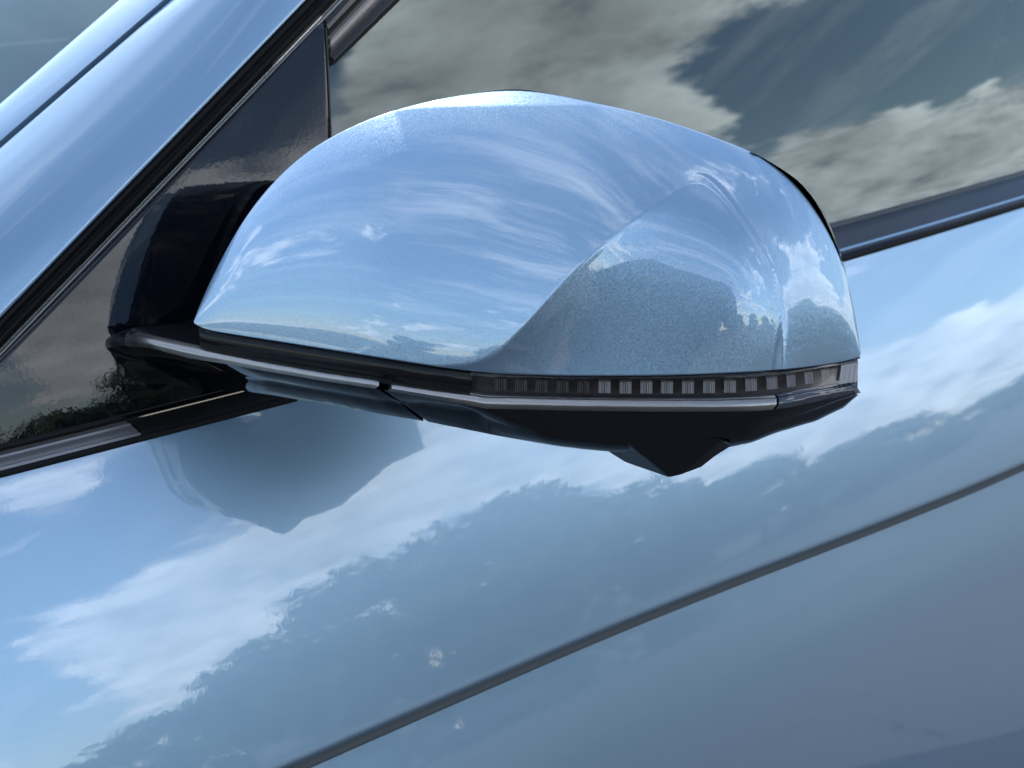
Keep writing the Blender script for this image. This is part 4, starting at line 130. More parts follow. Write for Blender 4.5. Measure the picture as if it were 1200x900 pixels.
POD = [[[-0.0617,0.1772,1.0233],[-0.0616,0.1792,1.0239],[-0.0615,0.1812,1.0246],[-0.0615,0.1832,1.0253],[-0.0614,0.1851,1.0259],[-0.0613,0.1871,1.0266],[-0.0612,0.189,1.0272],[-0.0621,0.19,1.0274],[-0.063,0.1909,1.0275],[-0.064,0.1918,1.0276],[-0.0649,0.1927,1.0277],[-0.0659,0.1936,1.0278],[-0.0669,0.1945,1.028],[-0.0678,0.1954,1.0281],[-0.0688,0.1963,1.0282],[-0.0697,0.1972,1.0283],[-0.0707,0.1981,1.0284],[-0.0717,0.199,1.0285],[-0.0726,0.1999,1.0287],[-0.0736,0.2008,1.0288],[-0.0745,0.2016,1.0289],[-0.0755,0.2025,1.029],[-0.0765,0.2034,1.029],[-0.0775,0.2042,1.029],[-0.0785,0.2051,1.0289],[-0.0795,0.2059,1.0289],[-0.0805,0.2068,1.0288],[-0.0815,0.2076,1.0288],[-0.0825,0.2085,1.0287],[-0.0835,0.2093,1.0287],[-0.0846,0.2101,1.0286],[-0.0856,0.211,1.0286],[-0.0866,0.2118,1.0285],[-0.0876,0.2126,1.0284],[-0.0887,0.2135,1.0284],[-0.0897,0.2143,1.0283],[-0.0907,0.2151,1.0282],[-0.092,0.2157,1.0274],[-0.0934,0.2163,1.0265],[-0.0947,0.217,1.0255]],[[-0.0621,0.1767,1.0226],[-0.0621,0.1787,1.0233],[-0.0621,0.1806,1.0238],[-0.0621,0.1825,1.0243],[-0.0622,0.1844,1.0249],[-0.0622,0.1862,1.0254],[-0.0622,0.1881,1.0259],[-0.0624,0.1898,1.0264],[-0.0634,0.1907,1.0265],[-0.0643,0.1915,1.0265],[-0.0653,0.1924,1.0266],[-0.0663,0.1933,1.0266],[-0.0673,0.1942,1.0267],[-0.0682,0.1951,1.0268],[-0.0692,0.196,1.0268],[-0.0702,0.1968,1.0269],[-0.0712,0.1977,1.0269],[-0.0721,0.1986,1.027],[-0.0731,0.1994,1.027],[-0.0741,0.2003,1.0271],[-0.0751,0.2012,1.0272],[-0.076,0.2021,1.0273],[-0.077,0.203,1.0274],[-0.078,0.2038,1.0273],[-0.079,0.2047,1.0273],[-0.08,0.2056,1.0273],[-0.081,0.2064,1.0273],[-0.082,0.2073,1.0273],[-0.083,0.2081,1.0273],[-0.084,0.209,1.0273],[-0.085,0.2098,1.0273],[-0.086,0.2107,1.0274],[-0.0869,0.2116,1.0275],[-0.0879,0.2124,1.0275],[-0.0889,0.2133,1.0276],[-0.0899,0.2141,1.0276],[-0.0909,0.215,1.0276],[-0.0924,0.2155,1.0268],[-0.094,0.2159,1.0259],[-0.0956,0.2162,1.025]],[[-0.0626,0.1762,1.0219],[-0.0626,0.1782,1.0226],[-0.0627,0.18,1.023],[-0.0628,0.1818,1.0234],[-0.0629,0.1836,1.0238],[-0.063,0.1854,1.0242],[-0.0632,0.1872,1.0246],[-0.0632,0.189,1.0251],[-0.0637,0.1904,1.0254],[-0.0647,0.1913,1.0254],[-0.0657,0.1921,1.0254],[-0.0666,0.193,1.0254],[-0.0676,0.1939,1.0254],[-0.0686,0.1947,1.0254],[-0.0696,0.1956,1.0254],[-0.0706,0.1965,1.0254],[-0.0716,0.1973,1.0254],[-0.0726,0.1982,1.0254],[-0.0736,0.199,1.0254],[-0.0746,0.1999,1.0254],[-0.0756,0.2008,1.0254],[-0.0766,0.2017,1.0256],[-0.0775,0.2026,1.0257],[-0.0785,0.2034,1.0257],[-0.0795,0.2043,1.0257],[-0.0805,0.2052,1.0258],[-0.0815,0.206,1.0258],[-0.0824,0.2069,1.0259],[-0.0834,0.2078,1.026],[-0.0844,0.2087,1.026],[-0.0854,0.2095,1.0261],[-0.0863,0.2104,1.0263],[-0.0873,0.2113,1.0264],[-0.0882,0.2122,1.0266],[-0.0892,0.2131,1.0268],[-0.0902,0.214,1.0269],[-0.0912,0.2147,1.027],[-0.0928,0.2151,1.0262],[-0.0946,0.2153,1.0253],[-0.0964,0.2155,1.0244]],[[-0.0631,0.1758,1.0213],[-0.0631,0.1777,1.0219],[-0.0633,0.1794,1.0222],[-0.0635,0.1811,1.0225],[-0.0637,0.1828,1.0227],[-0.0639,0.1845,1.023],[-0.0641,0.1862,1.0233],[-0.0643,0.188,1.0236],[-0.0643,0.1898,1.0242],[-0.065,0.191,1.0243],[-0.066,0.1918,1.0242],[-0.067,0.1927,1.0242],[-0.068,0.1935,1.0241],[-0.069,0.1944,1.0241],[-0.0701,0.1952,1.024],[-0.0711,0.1961,1.0239],[-0.0721,0.1969,1.0239],[-0.0731,0.1978,1.0238],[-0.0741,0.1986,1.0238],[-0.0751,0.1995,1.0237],[-0.0761,0.2003,1.0237],[-0.0771,0.2012,1.0238],[-0.078,0.2021,1.024],[-0.079,0.203,1.024],[-0.08,0.2039,1.0241],[-0.081,0.2048,1.0242],[-0.0819,0.2057,1.0243],[-0.0829,0.2066,1.0245],[-0.0839,0.2074,1.0246],[-0.0848,0.2083,1.0247],[-0.0858,0.2092,1.0248],[-0.0867,0.2101,1.0251],[-0.0876,0.2111,1.0254],[-0.0885,0.212,1.0257],[-0.0895,0.2129,1.026],[-0.0904,0.2138,1.0262],[-0.0917,0.2144,1.0263],[-0.0934,0.2146,1.0256],[-0.0953,0.2147,1.0247],[-0.0974,0.2147,1.0238]],[[-0.0636,0.1753,1.0206],[-0.0636,0.1772,1.0212],[-0.0639,0.1789,1.0214],[-0.0642,0.1805,1.0215],[-0.0645,0.1821,1.0217],[-0.0648,0.1837,1.0218],[-0.0651,0.1853,1.0219],[-0.0653,0.1869,1.0222],[-0.0654,0.1887,1.0226],[-0.0655,0.1905,1.0231],[-0.0664,0.1915,1.0231],[-0.0674,0.1923,1.0229],[-0.0684,0.1932,1.0228],[-0.0694,0.194,1.0227],[-0.0705,0.1949,1.0226],[-0.0715,0.1957,1.0225],[-0.0726,0.1965,1.0224],[-0.0736,0.1974,1.0222],[-0.0746,0.1982,1.0221],[-0.0757,0.199,1.022],[-0.0767,0.1999,1.0219],[-0.0776,0.2008,1.0221],[-0.0786,0.2017,1.0223],[-0.0796,0.2026,1.0223],[-0.0805,0.2035,1.0225],[-0.0815,0.2044,1.0227],[-0.0824,0.2053,1.0228],[-0.0834,0.2062,1.023],[-0.0843,0.2071,1.0232],[-0.0853,0.208,1.0234],[-0.0862,0.2089,1.0236],[-0.0871,0.2099,1.024],[-0.088,0.2108,1.0244],[-0.0888,0.2118,1.0248],[-0.0897,0.2127,1.0252],[-0.0909,0.2134,1.0254],[-0.0922,0.214,1.0255],[-0.0941,0.2141,1.0249],[-0.0961,0.214,1.0241],[-0.0983,0.2139,1.0232]],[[-0.064,0.1748,1.02],[-0.064,0.1767,1.0205],[-0.0644,0.1783,1.0206],[-0.0648,0.1798,1.0206],[-0.0652,0.1813,1.0206],[-0.0657,0.1828,1.0206],[-0.066,0.1843,1.0206],[-0.0664,0.1859,1.0208],[-0.0665,0.1876,1.0211],[-0.0667,0.1893,1.0215],[-0.0668,0.1911,1.0218],[-0.0678,0.192,1.0217],[-0.0688,0.1928,1.0215],[-0.0698,0.1937,1.0213],[-0.0709,0.1945,1.0212],[-0.072,0.1953,1.021],[-0.073,0.1961,1.0208],[-0.0741,0.197,1.0206],[-0.0751,0.1978,1.0205],[-0.0762,0.1986,1.0203],[-0.0772,0.1995,1.0202],[-0.0782,0.2004,1.0204],[-0.0791,0.2013,1.0206],[-0.0801,0.2022,1.0207],[-0.081,0.2031,1.0208],[-0.082,0.204,1.0211],[-0.0829,0.2049,1.0213],[-0.0838,0.2059,1.0216],[-0.0848,0.2068,1.0218],[-0.0857,0.2077,1.022],[-0.0866,0.2086,1.0223],[-0.0874,0.2096,1.0228],[-0.0883,0.2106,1.0233],[-0.0891,0.2115,1.0239],[-0.0901,0.2124,1.0243],[-0.0914,0.213,1.0245],[-0.0927,0.2136,1.0247],[-0.0944,0.2138,1.0243],[-0.0964,0.2138,1.0237],[-0.0984,0.2138,1.0231]],[[-0.0645,0.1743,1.0193],[-0.0645,0.1762,1.0198],[-0.065,0.1777,1.0198],[-0.0655,0.1791,1.0196],[-0.066,0.1805,1.0195],[-0.0665,0.182,1.0194],[-0.067,0.1834,1.0193],[-0.0674,0.1849,1.0193],[-0.0676,0.1865,1.0196],[-0.0679,0.1882,1.0198],[-0.0681,0.1899,1.0201],[-0.0683,0.1915,1.0204],[-0.0692,0.1925,1.0202],[-0.0703,0.1933,1.02],[-0.0713,0.1941,1.0198],[-0.0724,0.1949,1.0195],[-0.0735,0.1958,1.0193],[-0.0746,0.1966,1.0191],[-0.0756,0.1974,1.0188],[-0.0767,0.1982,1.0186],[-0.0778,0.199,1.0184],[-0.0787,0.1999,1.0187],[-0.0796,0.2009,1.0188],[-0.0806,0.2018,1.019],[-0.0815,0.2027,1.0192],[-0.0825,0.2036,1.0195],[-0.0834,0.2046,1.0198],[-0.0843,0.2055,1.0201],[-0.0852,0.2064,1.0204],[-0.0861,0.2074,1.0207],[-0.087,0.2083,1.021],[-0.0878,0.2093,1.0216],[-0.0886,0.2103,1.0223],[-0.0896,0.2112,1.0229],[-0.0906,0.212,1.0234],[-0.0919,0.2126,1.0237],[-0.0931,0.2132,1.024],[-0.0948,0.2135,1.0237],[-0.0966,0.2136,1.0233],[-0.0985,0.2137,1.0229]],[[-0.065,0.1739,1.0186],[-0.065,0.1758,1.0192],[-0.0656,0.1771,1.019],[-0.0662,0.1784,1.0187],[-0.0668,0.1798,1.0184],[-0.0674,0.1811,1.0182],[-0.068,0.1824,1.0179],[-0.0684,0.1839,1.0178],[-0.0687,0.1855,1.018],[-0.069,0.1871,1.0182],[-0.0693,0.1887,1.0184],[-0.0696,0.1903,1.0186],[-0.0699,0.1919,1.0188],[-0.0707,0.193,1.0186],[-0.0718,0.1938,1.0183],[-0.0728,0.1946,1.018],[-0.074,0.1954,1.0177],[-0.075,0.1962,1.0174],[-0.0761,0.197,1.0171],[-0.0772,0.1978,1.0169],[-0.0783,0.1986,1.0167],[-0.0792,0.1995,1.0169],[-0.0802,0.2004,1.0171],[-0.0811,0.2013,1.0173],[-0.0821,0.2023,1.0175],[-0.0829,0.2032,1.0179],[-0.0838,0.2042,1.0183],[-0.0847,0.2051,1.0187],[-0.0856,0.2061,1.019],[-0.0865,0.2071,1.0194],[-0.0874,0.208,1.0197],[-0.0882,0.209,1.0205],[-0.0892,0.2099,1.0212],[-0.0902,0.2107,1.0218],[-0.0912,0.2115,1.0224],[-0.0924,0.2122,1.0228],[-0.0936,0.2128,1.0232],[-0.0952,0.2131,1.0231],[-0.0969,0.2134,1.023],[-0.0987,0.2136,1.0228]],[[-0.0654,0.1734,1.018],[-0.0655,0.1753,1.0185],[-0.0662,0.1765,1.0181],[-0.0669,0.1778,1.0177],[-0.0675,0.179,1.0174],[-0.0682,0.1802,1.017],[-0.0689,0.1815,1.0166],[-0.0695,0.1828,1.0164],[-0.0699,0.1844,1.0165],[-0.0702,0.1859,1.0166],[-0.0706,0.1875,1.0167],[-0.0709,0.189,1.0168],[-0.0713,0.1906,1.0169],[-0.0716,0.1921,1.017],[-0.0722,0.1934,1.0169],[-0.0733,0.1942,1.0166],[-0.0744,0.195,1.0162],[-0.0755,0.1958,1.0158],[-0.0766,0.1965,1.0155],[-0.0778,0.1973,1.0151],[-0.0788,0.1981,1.0149],[-0.0798,0.1991,1.0152],[-0.0807,0.2,1.0154],[-0.0817,0.2009,1.0156],[-0.0826,0.2019,1.0159],[-0.0834,0.2029,1.0163],[-0.0843,0.2038,1.0168],[-0.0852,0.2048,1.0172],[-0.0861,0.2058,1.0176],[-0.0869,0.2067,1.018],[-0.088,0.2075,1.0183],[-0.089,0.2084,1.0191],[-0.0899,0.2093,1.0199],[-0.0909,0.2101,1.0207],[-0.0918,0.211,1.0214],[-0.093,0.2117,1.0219],[-0.0942,0.2124,1.0224],[-0.0956,0.2128,1.0225],[-0.0972,0.2132,1.0226],[-0.0988,0.2135,1.0226]],[[-0.0659,0.1729,1.0173],[-0.066,0.1748,1.0178],[-0.0667,0.176,1.0173],[-0.0675,0.1771,1.0168],[-0.0683,0.1782,1.0163],[-0.0691,0.1794,1.0157],[-0.0699,0.1805,1.0152],[-0.0706,0.1818,1.0149],[-0.071,0.1833,1.0149],[-0.0714,0.1848,1.0149],[-0.0718,0.1863,1.015],[-0.0722,0.1878,1.015],[-0.0726,0.1893,1.015],[-0.0731,0.1908,1.015],[-0.0735,0.1922,1.015],[-0.0739,0.1937,1.015],[-0.0749,0.1946,1.0147],[-0.076,0.1954,1.0142],[-0.0771,0.1961,1.0138],[-0.0783,0.1969,1.0134],[-0.0794,0.1977,1.0131],[-0.0803,0.1986,1.0134],[-0.0812,0.1996,1.0137],[-0.0822,0.2005,1.0139],[-0.0831,0.2015,1.0143],[-0.0839,0.2025,1.0147],[-0.0848,0.2034,1.0152],[-0.0857,0.2044,1.0157],[-0.0865,0.2054,1.0162],[-0.0877,0.2061,1.0165],[-0.0889,0.2068,1.0168],[-0.0898,0.2077,1.0177],[-0.0907,0.2086,1.0186],[-0.0916,0.2095,1.0195],[-0.0925,0.2105,1.0204],[-0.0936,0.2112,1.021],[-0.0947,0.2119,1.0216],[-0.096,0.2125,1.0219],[-0.0974,0.213,1.0222],[-0.0989,0.2134,1.0225]],[[-0.0664,0.1724,1.0166],[-0.0665,0.1743,1.0171],[-0.0673,0.1754,1.0165],[-0.0682,0.1764,1.0158],[-0.0691,0.1775,1.0152],[-0.07,0.1785,1.0145],[-0.0709,0.1796,1.0139],[-0.0716,0.1808,1.0134],[-0.0721,0.1822,1.0134],[-0.0726,0.1837,1.0133],[-0.0731,0.1851,1.0132],[-0.0735,0.1865,1.0131],[-0.074,0.188,1.0131],[-0.0745,0.1894,1.013],[-0.075,0.1908,1.0129],[-0.0754,0.1922,1.0128],[-0.0759,0.1936,1.0128],[-0.0765,0.195,1.0126],[-0.0777,0.1957,1.0121],[-0.0788,0.1965,1.0117],[-0.0799,0.1973,1.0114],[-0.0808,0.1982,1.0116],[-0.0818,0.1992,1.0119],[-0.0827,0.2001,1.0122],[-0.0836,0.2011,1.0126],[-0.0844,0.2021,1.0131],[-0.0853,0.2031,1.0137],[-0.0863,0.204,1.0142],[-0.0874,0.2047,1.0145],[-0.0886,0.2053,1.0149],[-0.0899,0.206,1.0152],[-0.0907,0.2069,1.0162],[-0.0915,0.2079,1.0173],[-0.0923,0.2089,1.0183],[-0.0932,0.2099,1.0194],[-0.0942,0.2107,1.0201],[-0.0953,0.2115,1.0208],[-0.0965,0.2121,1.0213],[-0.0977,0.2127,1.0218],[-0.099,0.2133,1.0223]],[[-0.0669,0.1719,1.0159],[-0.067,0.1738,1.0164],[-0.0679,0.1748,1.0157],[-0.0689,0.1758,1.0149],[-0.0698,0.1767,1.0141],[-0.0708,0.1777,1.0133],[-0.0718,0.1786,1.0125],[-0.0727,0.1798,1.012],[-0.0732,0.1812,1.0118],[-0.0737,0.1825,1.0116],[-0.0743,0.1839,1.0115],[-0.0748,0.1853,1.0113],[-0.0754,0.1867,1.0111],[-0.0759,0.188,1.011],[-0.0765,0.1894,1.0108],[-0.077,0.1908,1.0107],[-0.0776,0.1921,1.0105],[-0.0781,0.1935,1.0103],[-0.0786,0.1948,1.0102],[-0.0793,0.196,1.0099],[-0.0805,0.1968,1.0096],[-0.0814,0.1978,1.0099],[-0.0823,0.1987,1.0102],[-0.0832,0.1997,1.0105],[-0.0841,0.2007,1.0109],[-0.085,0.2016,1.0115],[-0.0861,0.2024,1.012],[-0.0873,0.2031,1.0124],[-0.0885,0.2038,1.0128],[-0.0897,0.2044,1.0132],[-0.0909,0.2051,1.0135],[-0.0917,0.2061,1.0147],[-0.0924,0.2072,1.0159],[-0.0931,0.2083,1.0171],[-0.0939,0.2093,1.0183],[-0.0948,0.2102,1.0192],[-0.0958,0.211,1.02],[-0.0969,0.2118,1.0207],[-0.098,0.2125,1.0214],[-0.0991,0.2132,1.0221]],[[-0.0673,0.1715,1.0153],[-0.0674,0.1733,1.0157],[-0.0685,0.1742,1.0149],[-0.0695,0.1751,1.0139],[-0.0706,0.176,1.013],[-0.0717,0.1768,1.0121],[-0.0728,0.1777,1.0111],[-0.0737,0.1787,1.0105],[-0.0743,0.1801,1.0102],[-0.0749,0.1814,1.01],[-0.0755,0.1827,1.0097],[-0.0761,0.184,1.0095],[-0.0768,0.1853,1.0092],[-0.0774,0.1867,1.009],[-0.078,0.188,1.0087],[-0.0786,0.1893,1.0085],[-0.0792,0.1906,1.0082],[-0.0798,0.1919,1.008],[-0.0804,0.1932,1.0077],[-0.081,0.1945,1.0075],[-0.0814,0.196,1.0075],[-0.0819,0.1974,1.0081],[-0.0828,0.1983,1.0084],[-0.0838,0.1993,1.0088],[-0.0849,0.2,1.0091],[-0.0861,0.2007,1.0096],[-0.0872,0.2015,1.0101],[-0.0884,0.2022,1.0105],[-0.0896,0.2029,1.011],[-0.0908,0.2035,1.0114],[-0.0921,0.2041,1.0118],[-0.0927,0.2052,1.0131],[-0.0934,0.2064,1.0145],[-0.094,0.2076,1.0159],[-0.0946,0.2087,1.0172],[-0.0955,0.2096,1.0182],[-0.0964,0.2105,1.0192],[-0.0974,0.2114,1.0201],[-0.0983,0.2123,1.0211],[-0.0992,0.2131,1.022]]]
PILLAR_TRIM = [[0.1079,-0.0315,1.0456],[-0.0876,-0.0706,1.169]]
PILLAR_EDGE = [[0.1057,-0.0325,1.0599],[-0.0842,-0.0723,1.1809]]
PILLAR_GAP = [[0.0731,-0.095,1.1212],[-0.0289,-0.11,1.1816]]
STRIP_GAP = [[0.0696,-0.1031,1.1232],[-0.0254,-0.1123,1.1816]]
SCREEN_EDGE = [[0.0572,-0.1299,1.1359],[-0.0145,-0.1387,1.1804]]
PILLAR_N = [[0.0281,0.9356,0.352],[0.3647,0.5482,0.7527],[0.5045,0.168,0.8469],[0.5264,0.0657,0.8477]]
CAM = [0.3315,0.5864,1.2542]

# ------------------------------------------------------------------ helpers
def tag(o, label=None, cat=None, group=None, kind=None):
    for k, v in (('label', label), ('category', cat), ('group', group), ('kind', kind)):
        if v: o[k] = v
    return o
def empty(name, loc=(0, 0, 0), parent=None):
    o = bpy.data.objects.new(name, None); COL.objects.link(o); o.location = loc; o.empty_display_size = .1
    if parent: o.parent = parent
    return o
def obj(name, verts, faces, mat, parent=None, smooth=True):
    me = bpy.data.meshes.new(name); me.from_pydata([tuple(map(float, v)) for v in verts], [], faces); me.update()
    if smooth: me.polygons.foreach_set('use_smooth', [True]*len(me.polygons))
    if mat: me.materials.append(mat)
    o = bpy.data.objects.new(name, me); COL.objects.link(o)
    if parent: o.parent = parent
    return o
def grid_faces(r, c, flip=False, base=0):
    f = []
    for i in range(r-1):
        for j in range(c-1):
            q = (base+i*c+j, base+i*c+j+1, base+(i+1)*c+j+1, base+(i+1)*c+j)
            f.append(q[::-1] if flip else q)
    return f
def sheet(name, rows, mat, parent=None, flip=False, smooth=True):
    R = np.asarray(rows, float); r, c = R.shape[:2]
    return obj(name, R.reshape(-1, 3), grid_faces(r, c, flip), mat, parent, smooth)
def loft_solid(name, rows, mat, parent=None, close=True):
    """rows of points; closed round the section, with end caps"""
    R = np.asarray(rows, float); r, c = R.shape[:2]
    v = R.reshape(-1, 3); f = grid_faces(r, c)
    if close:
        for j in range(c-1): f.append(((r-1)*c+j, (r-1)*c+j+1, j+1, j))
        f.append([i*c for i in range(r)]); f.append([i*c+c-1 for i in range(r)][::-1])
    o = obj(name, v, f, mat, parent)
    fix_normals(o); return o
def fix_normals(o):
    bm = bmesh.new(); bm.from_mesh(o.data); bmesh.ops.recalc_face_normals(bm, faces=bm.faces); bm.to_mesh(o.data); bm.free()
def sharpen(o, deg=32):
    bm = bmesh.new(); bm.from_mesh(o.data); bmesh.ops.remove_doubles(bm, verts=bm.verts, dist=1e-6)
    for e in bm.edges:
        if len(e.link_faces) == 2 and e.calc_face_angle(0) > math.radians(deg): e.smooth = False
    bm.to_mesh(o.data); bm.free()
def bevel(o, w, seg=2, deg=30):
    m = o.modifiers.new('bevel', 'BEVEL'); m.width = w; m.segments = seg; m.limit_method = 'ANGLE'; m.angle_limit = math.radians(deg)
    m.harden_normals = False
def solid(o, t, off=-1):
    m = o.modifiers.new('solid', 'SOLIDIFY'); m.thickness = t; m.offset = off
def cat(P, q):
    """Catmull-Rom through the rows of P at parameters q in 0..1"""
    P = np.asarray(P, float); n = len(P); t = np.clip(np.asarray(q, float), 0, 1)*(n-1)
    j = np.minimum(t.astype(int), n-2); f = t-j
    if P.ndim > 1: f = f[:, None]
    a, b, c, d = P[np.maximum(j-1, 0)], P[j], P[j+1], P[np.minimum(j+2, n-1)]
    return .5*((2*b)+(-a+c)*f+(2*a-5*b+4*c-d)*f*f+(-a+3*b-3*c+d)*f**3)
def refine(rows, nc):
    return np.array([cat(r, np.linspace(0, 1, nc)) for r in np.asarray(rows, float)])
def box_bm(bm, c, s, rot=None):
    m = bmesh.ops.create_cube(bm, size=1)['verts']
    for v in m:
        p = Vector((v.co.x*s[0], v.co.y*s[1], v.co.z*s[2]))
        if rot: p = rot @ p
        v.co = p + Vector(c)
    return m
def bm_obj(name, bm, mat, parent=None, smooth=False):
    me = bpy.data.meshes.new(name); bm.to_mesh(me); bm.free()
    if smooth: me.polygons.foreach_set('use_smooth', [True]*len(me.polygons))
    me.materials.append(mat); o = bpy.data.objects.new(name, me); COL.objects.link(o)
    if parent: o.parent = parent
    return o

# ------------------------------------------------------------------ materials
def newmat(name):
    m = bpy.data.materials.new(name); m.use_nodes = True
    nt = m.node_tree; b = nt.nodes.get('Principled BSDF')
    return m, nt, b
def nn(nt, t, **k):
    n = nt.nodes.new(t)
    for a, v in k.items(): setattr(n, a, v)
    return n
def noise(nt, scale, detail=2, rough=.5, vec=None):
    n = nn(nt, 'ShaderNodeTexNoise'); n.inputs['Scale'].default_value = scale; n.inputs['Detail'].default_value = detail
    n.inputs['Roughness'].default_value = rough
    if vec is None:
        g = nn(nt, 'ShaderNodeNewGeometry'); vec = g.outputs['Position']
    nt.links.new(vec, n.inputs['Vector']); return n
def bump(nt, h, strength, dist):
    b = nn(nt, 'ShaderNodeBump'); b.inputs['Strength'].default_value = strength; b.inputs['Distance'].default_value = dist
    nt.links.new(h, b.inputs['Height']); return b.outputs[0]
def simple(name, col, rough=.5, metal=0, spec=.5, peel=0, peel_scale=500, grain=0, coat=0):
    m, nt, b = newmat(name)
    b.inputs['Base Color'].default_value = (*col, 1); b.inputs['Roughness'].default_value = rough
    b.inputs['Metallic'].default_value = metal; b.inputs['Specular IOR Level'].default_value = spec
    b.inputs['Coat Weight'].default_value = coat; b.inputs['Coat Roughness'].default_value = .02
    if peel: nt.links.new(bump(nt, noise(nt, peel_scale, 2).outputs[0], 1, peel), b.inputs['Normal'])
    if grain:
        n = noise(nt, 900, 4, .6); r = nn(nt, 'ShaderNodeMapRange'); r.inputs[3].default_value = max(0, rough-grain); r.inputs[4].default_value = rough+grain
        nt.links.new(n.outputs[0], r.inputs[0]); nt.links.new(r.outputs[0], b.inputs['Roughness'])
    return m
def make_paint(name, flake, peel):
    m, nt, b = newmat(name)
    b.inputs['Base Color'].default_value = (0.285, 0.435, 0.58, 1)
    b.inputs['Metallic'].default_value = .78; b.inputs['Roughness'].default_value = .38
    b.inputs['Coat Weight'].default_value = 1; b.inputs['Coat Roughness'].default_value = .004; b.inputs['Coat IOR'].default_value = 1.93
    g = nn(nt, 'ShaderNodeNewGeometry')
    v = nn(nt, 'ShaderNodeTexVoronoi'); v.inputs['Scale'].default_value = 3600; nt.links.new(g.outputs['Position'], v.inputs['Vector'])
    s = nn(nt, 'ShaderNodeVectorMath', operation='SUBTRACT'); nt.links.new(v.outputs['Color'], s.inputs[0]); s.inputs[1].default_value = (.5, .5, .5)
    k = nn(nt, 'ShaderNodeVectorMath', operation='SCALE'); nt.links.new(s.outputs[0], k.inputs[0]); k.inputs['Scale'].default_value = flake
    a = nn(nt, 'ShaderNodeVectorMath', operation='ADD'); nt.links.new(k.outputs[0], a.inputs[0]); nt.links.new(g.outputs['Normal'], a.inputs[1])
    n = nn(nt, 'ShaderNodeVectorMath', operation='NORMALIZE'); nt.links.new(a.outputs[0], n.inputs[0])
    nt.links.new(n.outputs[0], b.inputs['Normal'])
    h1 = noise(nt, 420, 2); h2 = noise(nt, 38, 2)
    mx = nn(nt, 'ShaderNodeMath', operation='MULTIPLY_ADD'); nt.links.new(h2.outputs[0], mx.inputs[0]); mx.inputs[1].default_value = 3.0; nt.links.new(h1.outputs[0], mx.inputs[2])
    nt.links.new(bump(nt, mx.outputs[0], 1, peel), b.inputs['Coat Normal'])
    return m
PAINT = make_paint('light_blue_metallic_paint', .20, .0000030)
PAINT_DOOR = make_paint('light_blue_metallic_paint_door', .05, .0000070)
BLACK = simple('gloss_black', (.004, .0045, .006), .03, spec=.55, peel=.000004, peel_scale=300)
SAILM = simple('gloss_black_panel', (.003, .0035, .006), .02, spec=.6, peel=.000012, peel_scale=380)
RUBBER = simple('black_rubber', (.008, .008, .008), .6, spec=.15)
SATIN = simple('satin_dark_metal', (.30, .29, .29), .42, metal=.75, grain=.06)
CHROME = simple('brushed_dark_chrome', (.37, .355, .34), .34, metal=1, grain=.10)
DARKBLUE = simple('gloss_black_moulding', (.004, .006, .013), .10, spec=.22)
GREYTRIM = simple('grey_weatherstrip', (.055, .055, .058), .4, spec=.35)
CELLM = simple('led_reflector', (.58, .58, .60), .32, metal=.4)
CELLD = simple('led_reflector_dim', (.17, .165, .165), .35, metal=.3)  # darker copy: painted dimness of the inner cells, which return less light
BACKM = simple('lamp_housing', (.11, .107, .11), .5)
INTER = simple('cabin_lining', (.03, .031, .033), .8)
SEATM = simple('seat_cloth', (.11, .11, .115), .9)
MIRG = simple('mirror_glass', (.85, .87, .9), .01, metal=1)
def glassmat(name, tint, gl, ior):
    m = bpy.data.materials.new(name); m.use_nodes = True; nt = m.node_tree; nt.nodes.clear()
    o = nn(nt, 'ShaderNodeOutputMaterial'); mix = nn(nt, 'ShaderNodeMixShader'); f = nn(nt, 'ShaderNodeFresnel'); f.inputs[0].default_value = ior
    t = nn(nt, 'ShaderNodeBsdfTransparent'); t.inputs[0].default_value = (*tint, 1)
    g = nn(nt, 'ShaderNodeBsdfGlossy'); g.inputs['Roughness'].default_value = .0; g.inputs[0].default_value = (*gl, 1)
    nt.links.new(f.outputs[0], mix.inputs[0]); nt.links.new(t.outputs[0], mix.inputs[1]); nt.links.new(g.outputs[0], mix.inputs[2]); nt.links.new(mix.outputs[0], o.inputs[0])
    return m
GLASS = glassmat('tinted_side_glass', (.24, .27, .26), (.86, .96, .93), 2.0)
SCREEN = glassmat('windscreen_glass', (.45, .60, .60), (.80, 1, 1), 1.6)
LENSM = glassmat('smoked_lens', (.62, .60, .60), (1, 1, 1), 1.36)
CLEAR = glassmat('clear_lens', (.85, .87, .9), (1, 1, 1), 1.5)

# ------------------------------------------------------------------ surfaces of the car's left side
def prof(zs, taus, y0, z0):
    z = np.linspace(zs[0], zs[-1], 500); t = np.radians(np.interp(z, zs, taus))
    y = -np.concatenate([[0], np.cumsum(np.tan(.5*(t[1:]+t[:-1]))*np.diff(z))])
    return z, y + y0 - np.interp(z0, z, y)
GL = prof([.9, 1.0, 1.1, 1.25, 1.5], [12, 12.6, 18.5, 24, 34], -.022, 1.0)
DO = prof([.2, .45, .7, .80, .83, .88, .94, .98, 1.0, 1.01], [-4, 2, 9, 14, 17, 19, 24, 28, 32, 36], 0.0, 1.0)
def kx(x): return -.05*(np.asarray(x)+.1)**2
def Yg(x, z, off=0): return np.interp(z, *GL) + kx(x) + off
def Yd(x, z, off=0): return np.interp(z, *DO) + kx(x) + off
def line_from(seg):
    a, b = np.array(seg[0]), np.array(seg[1]); return a, (b-a)/np.linalg.norm(b-a), np.linalg.norm(b-a)

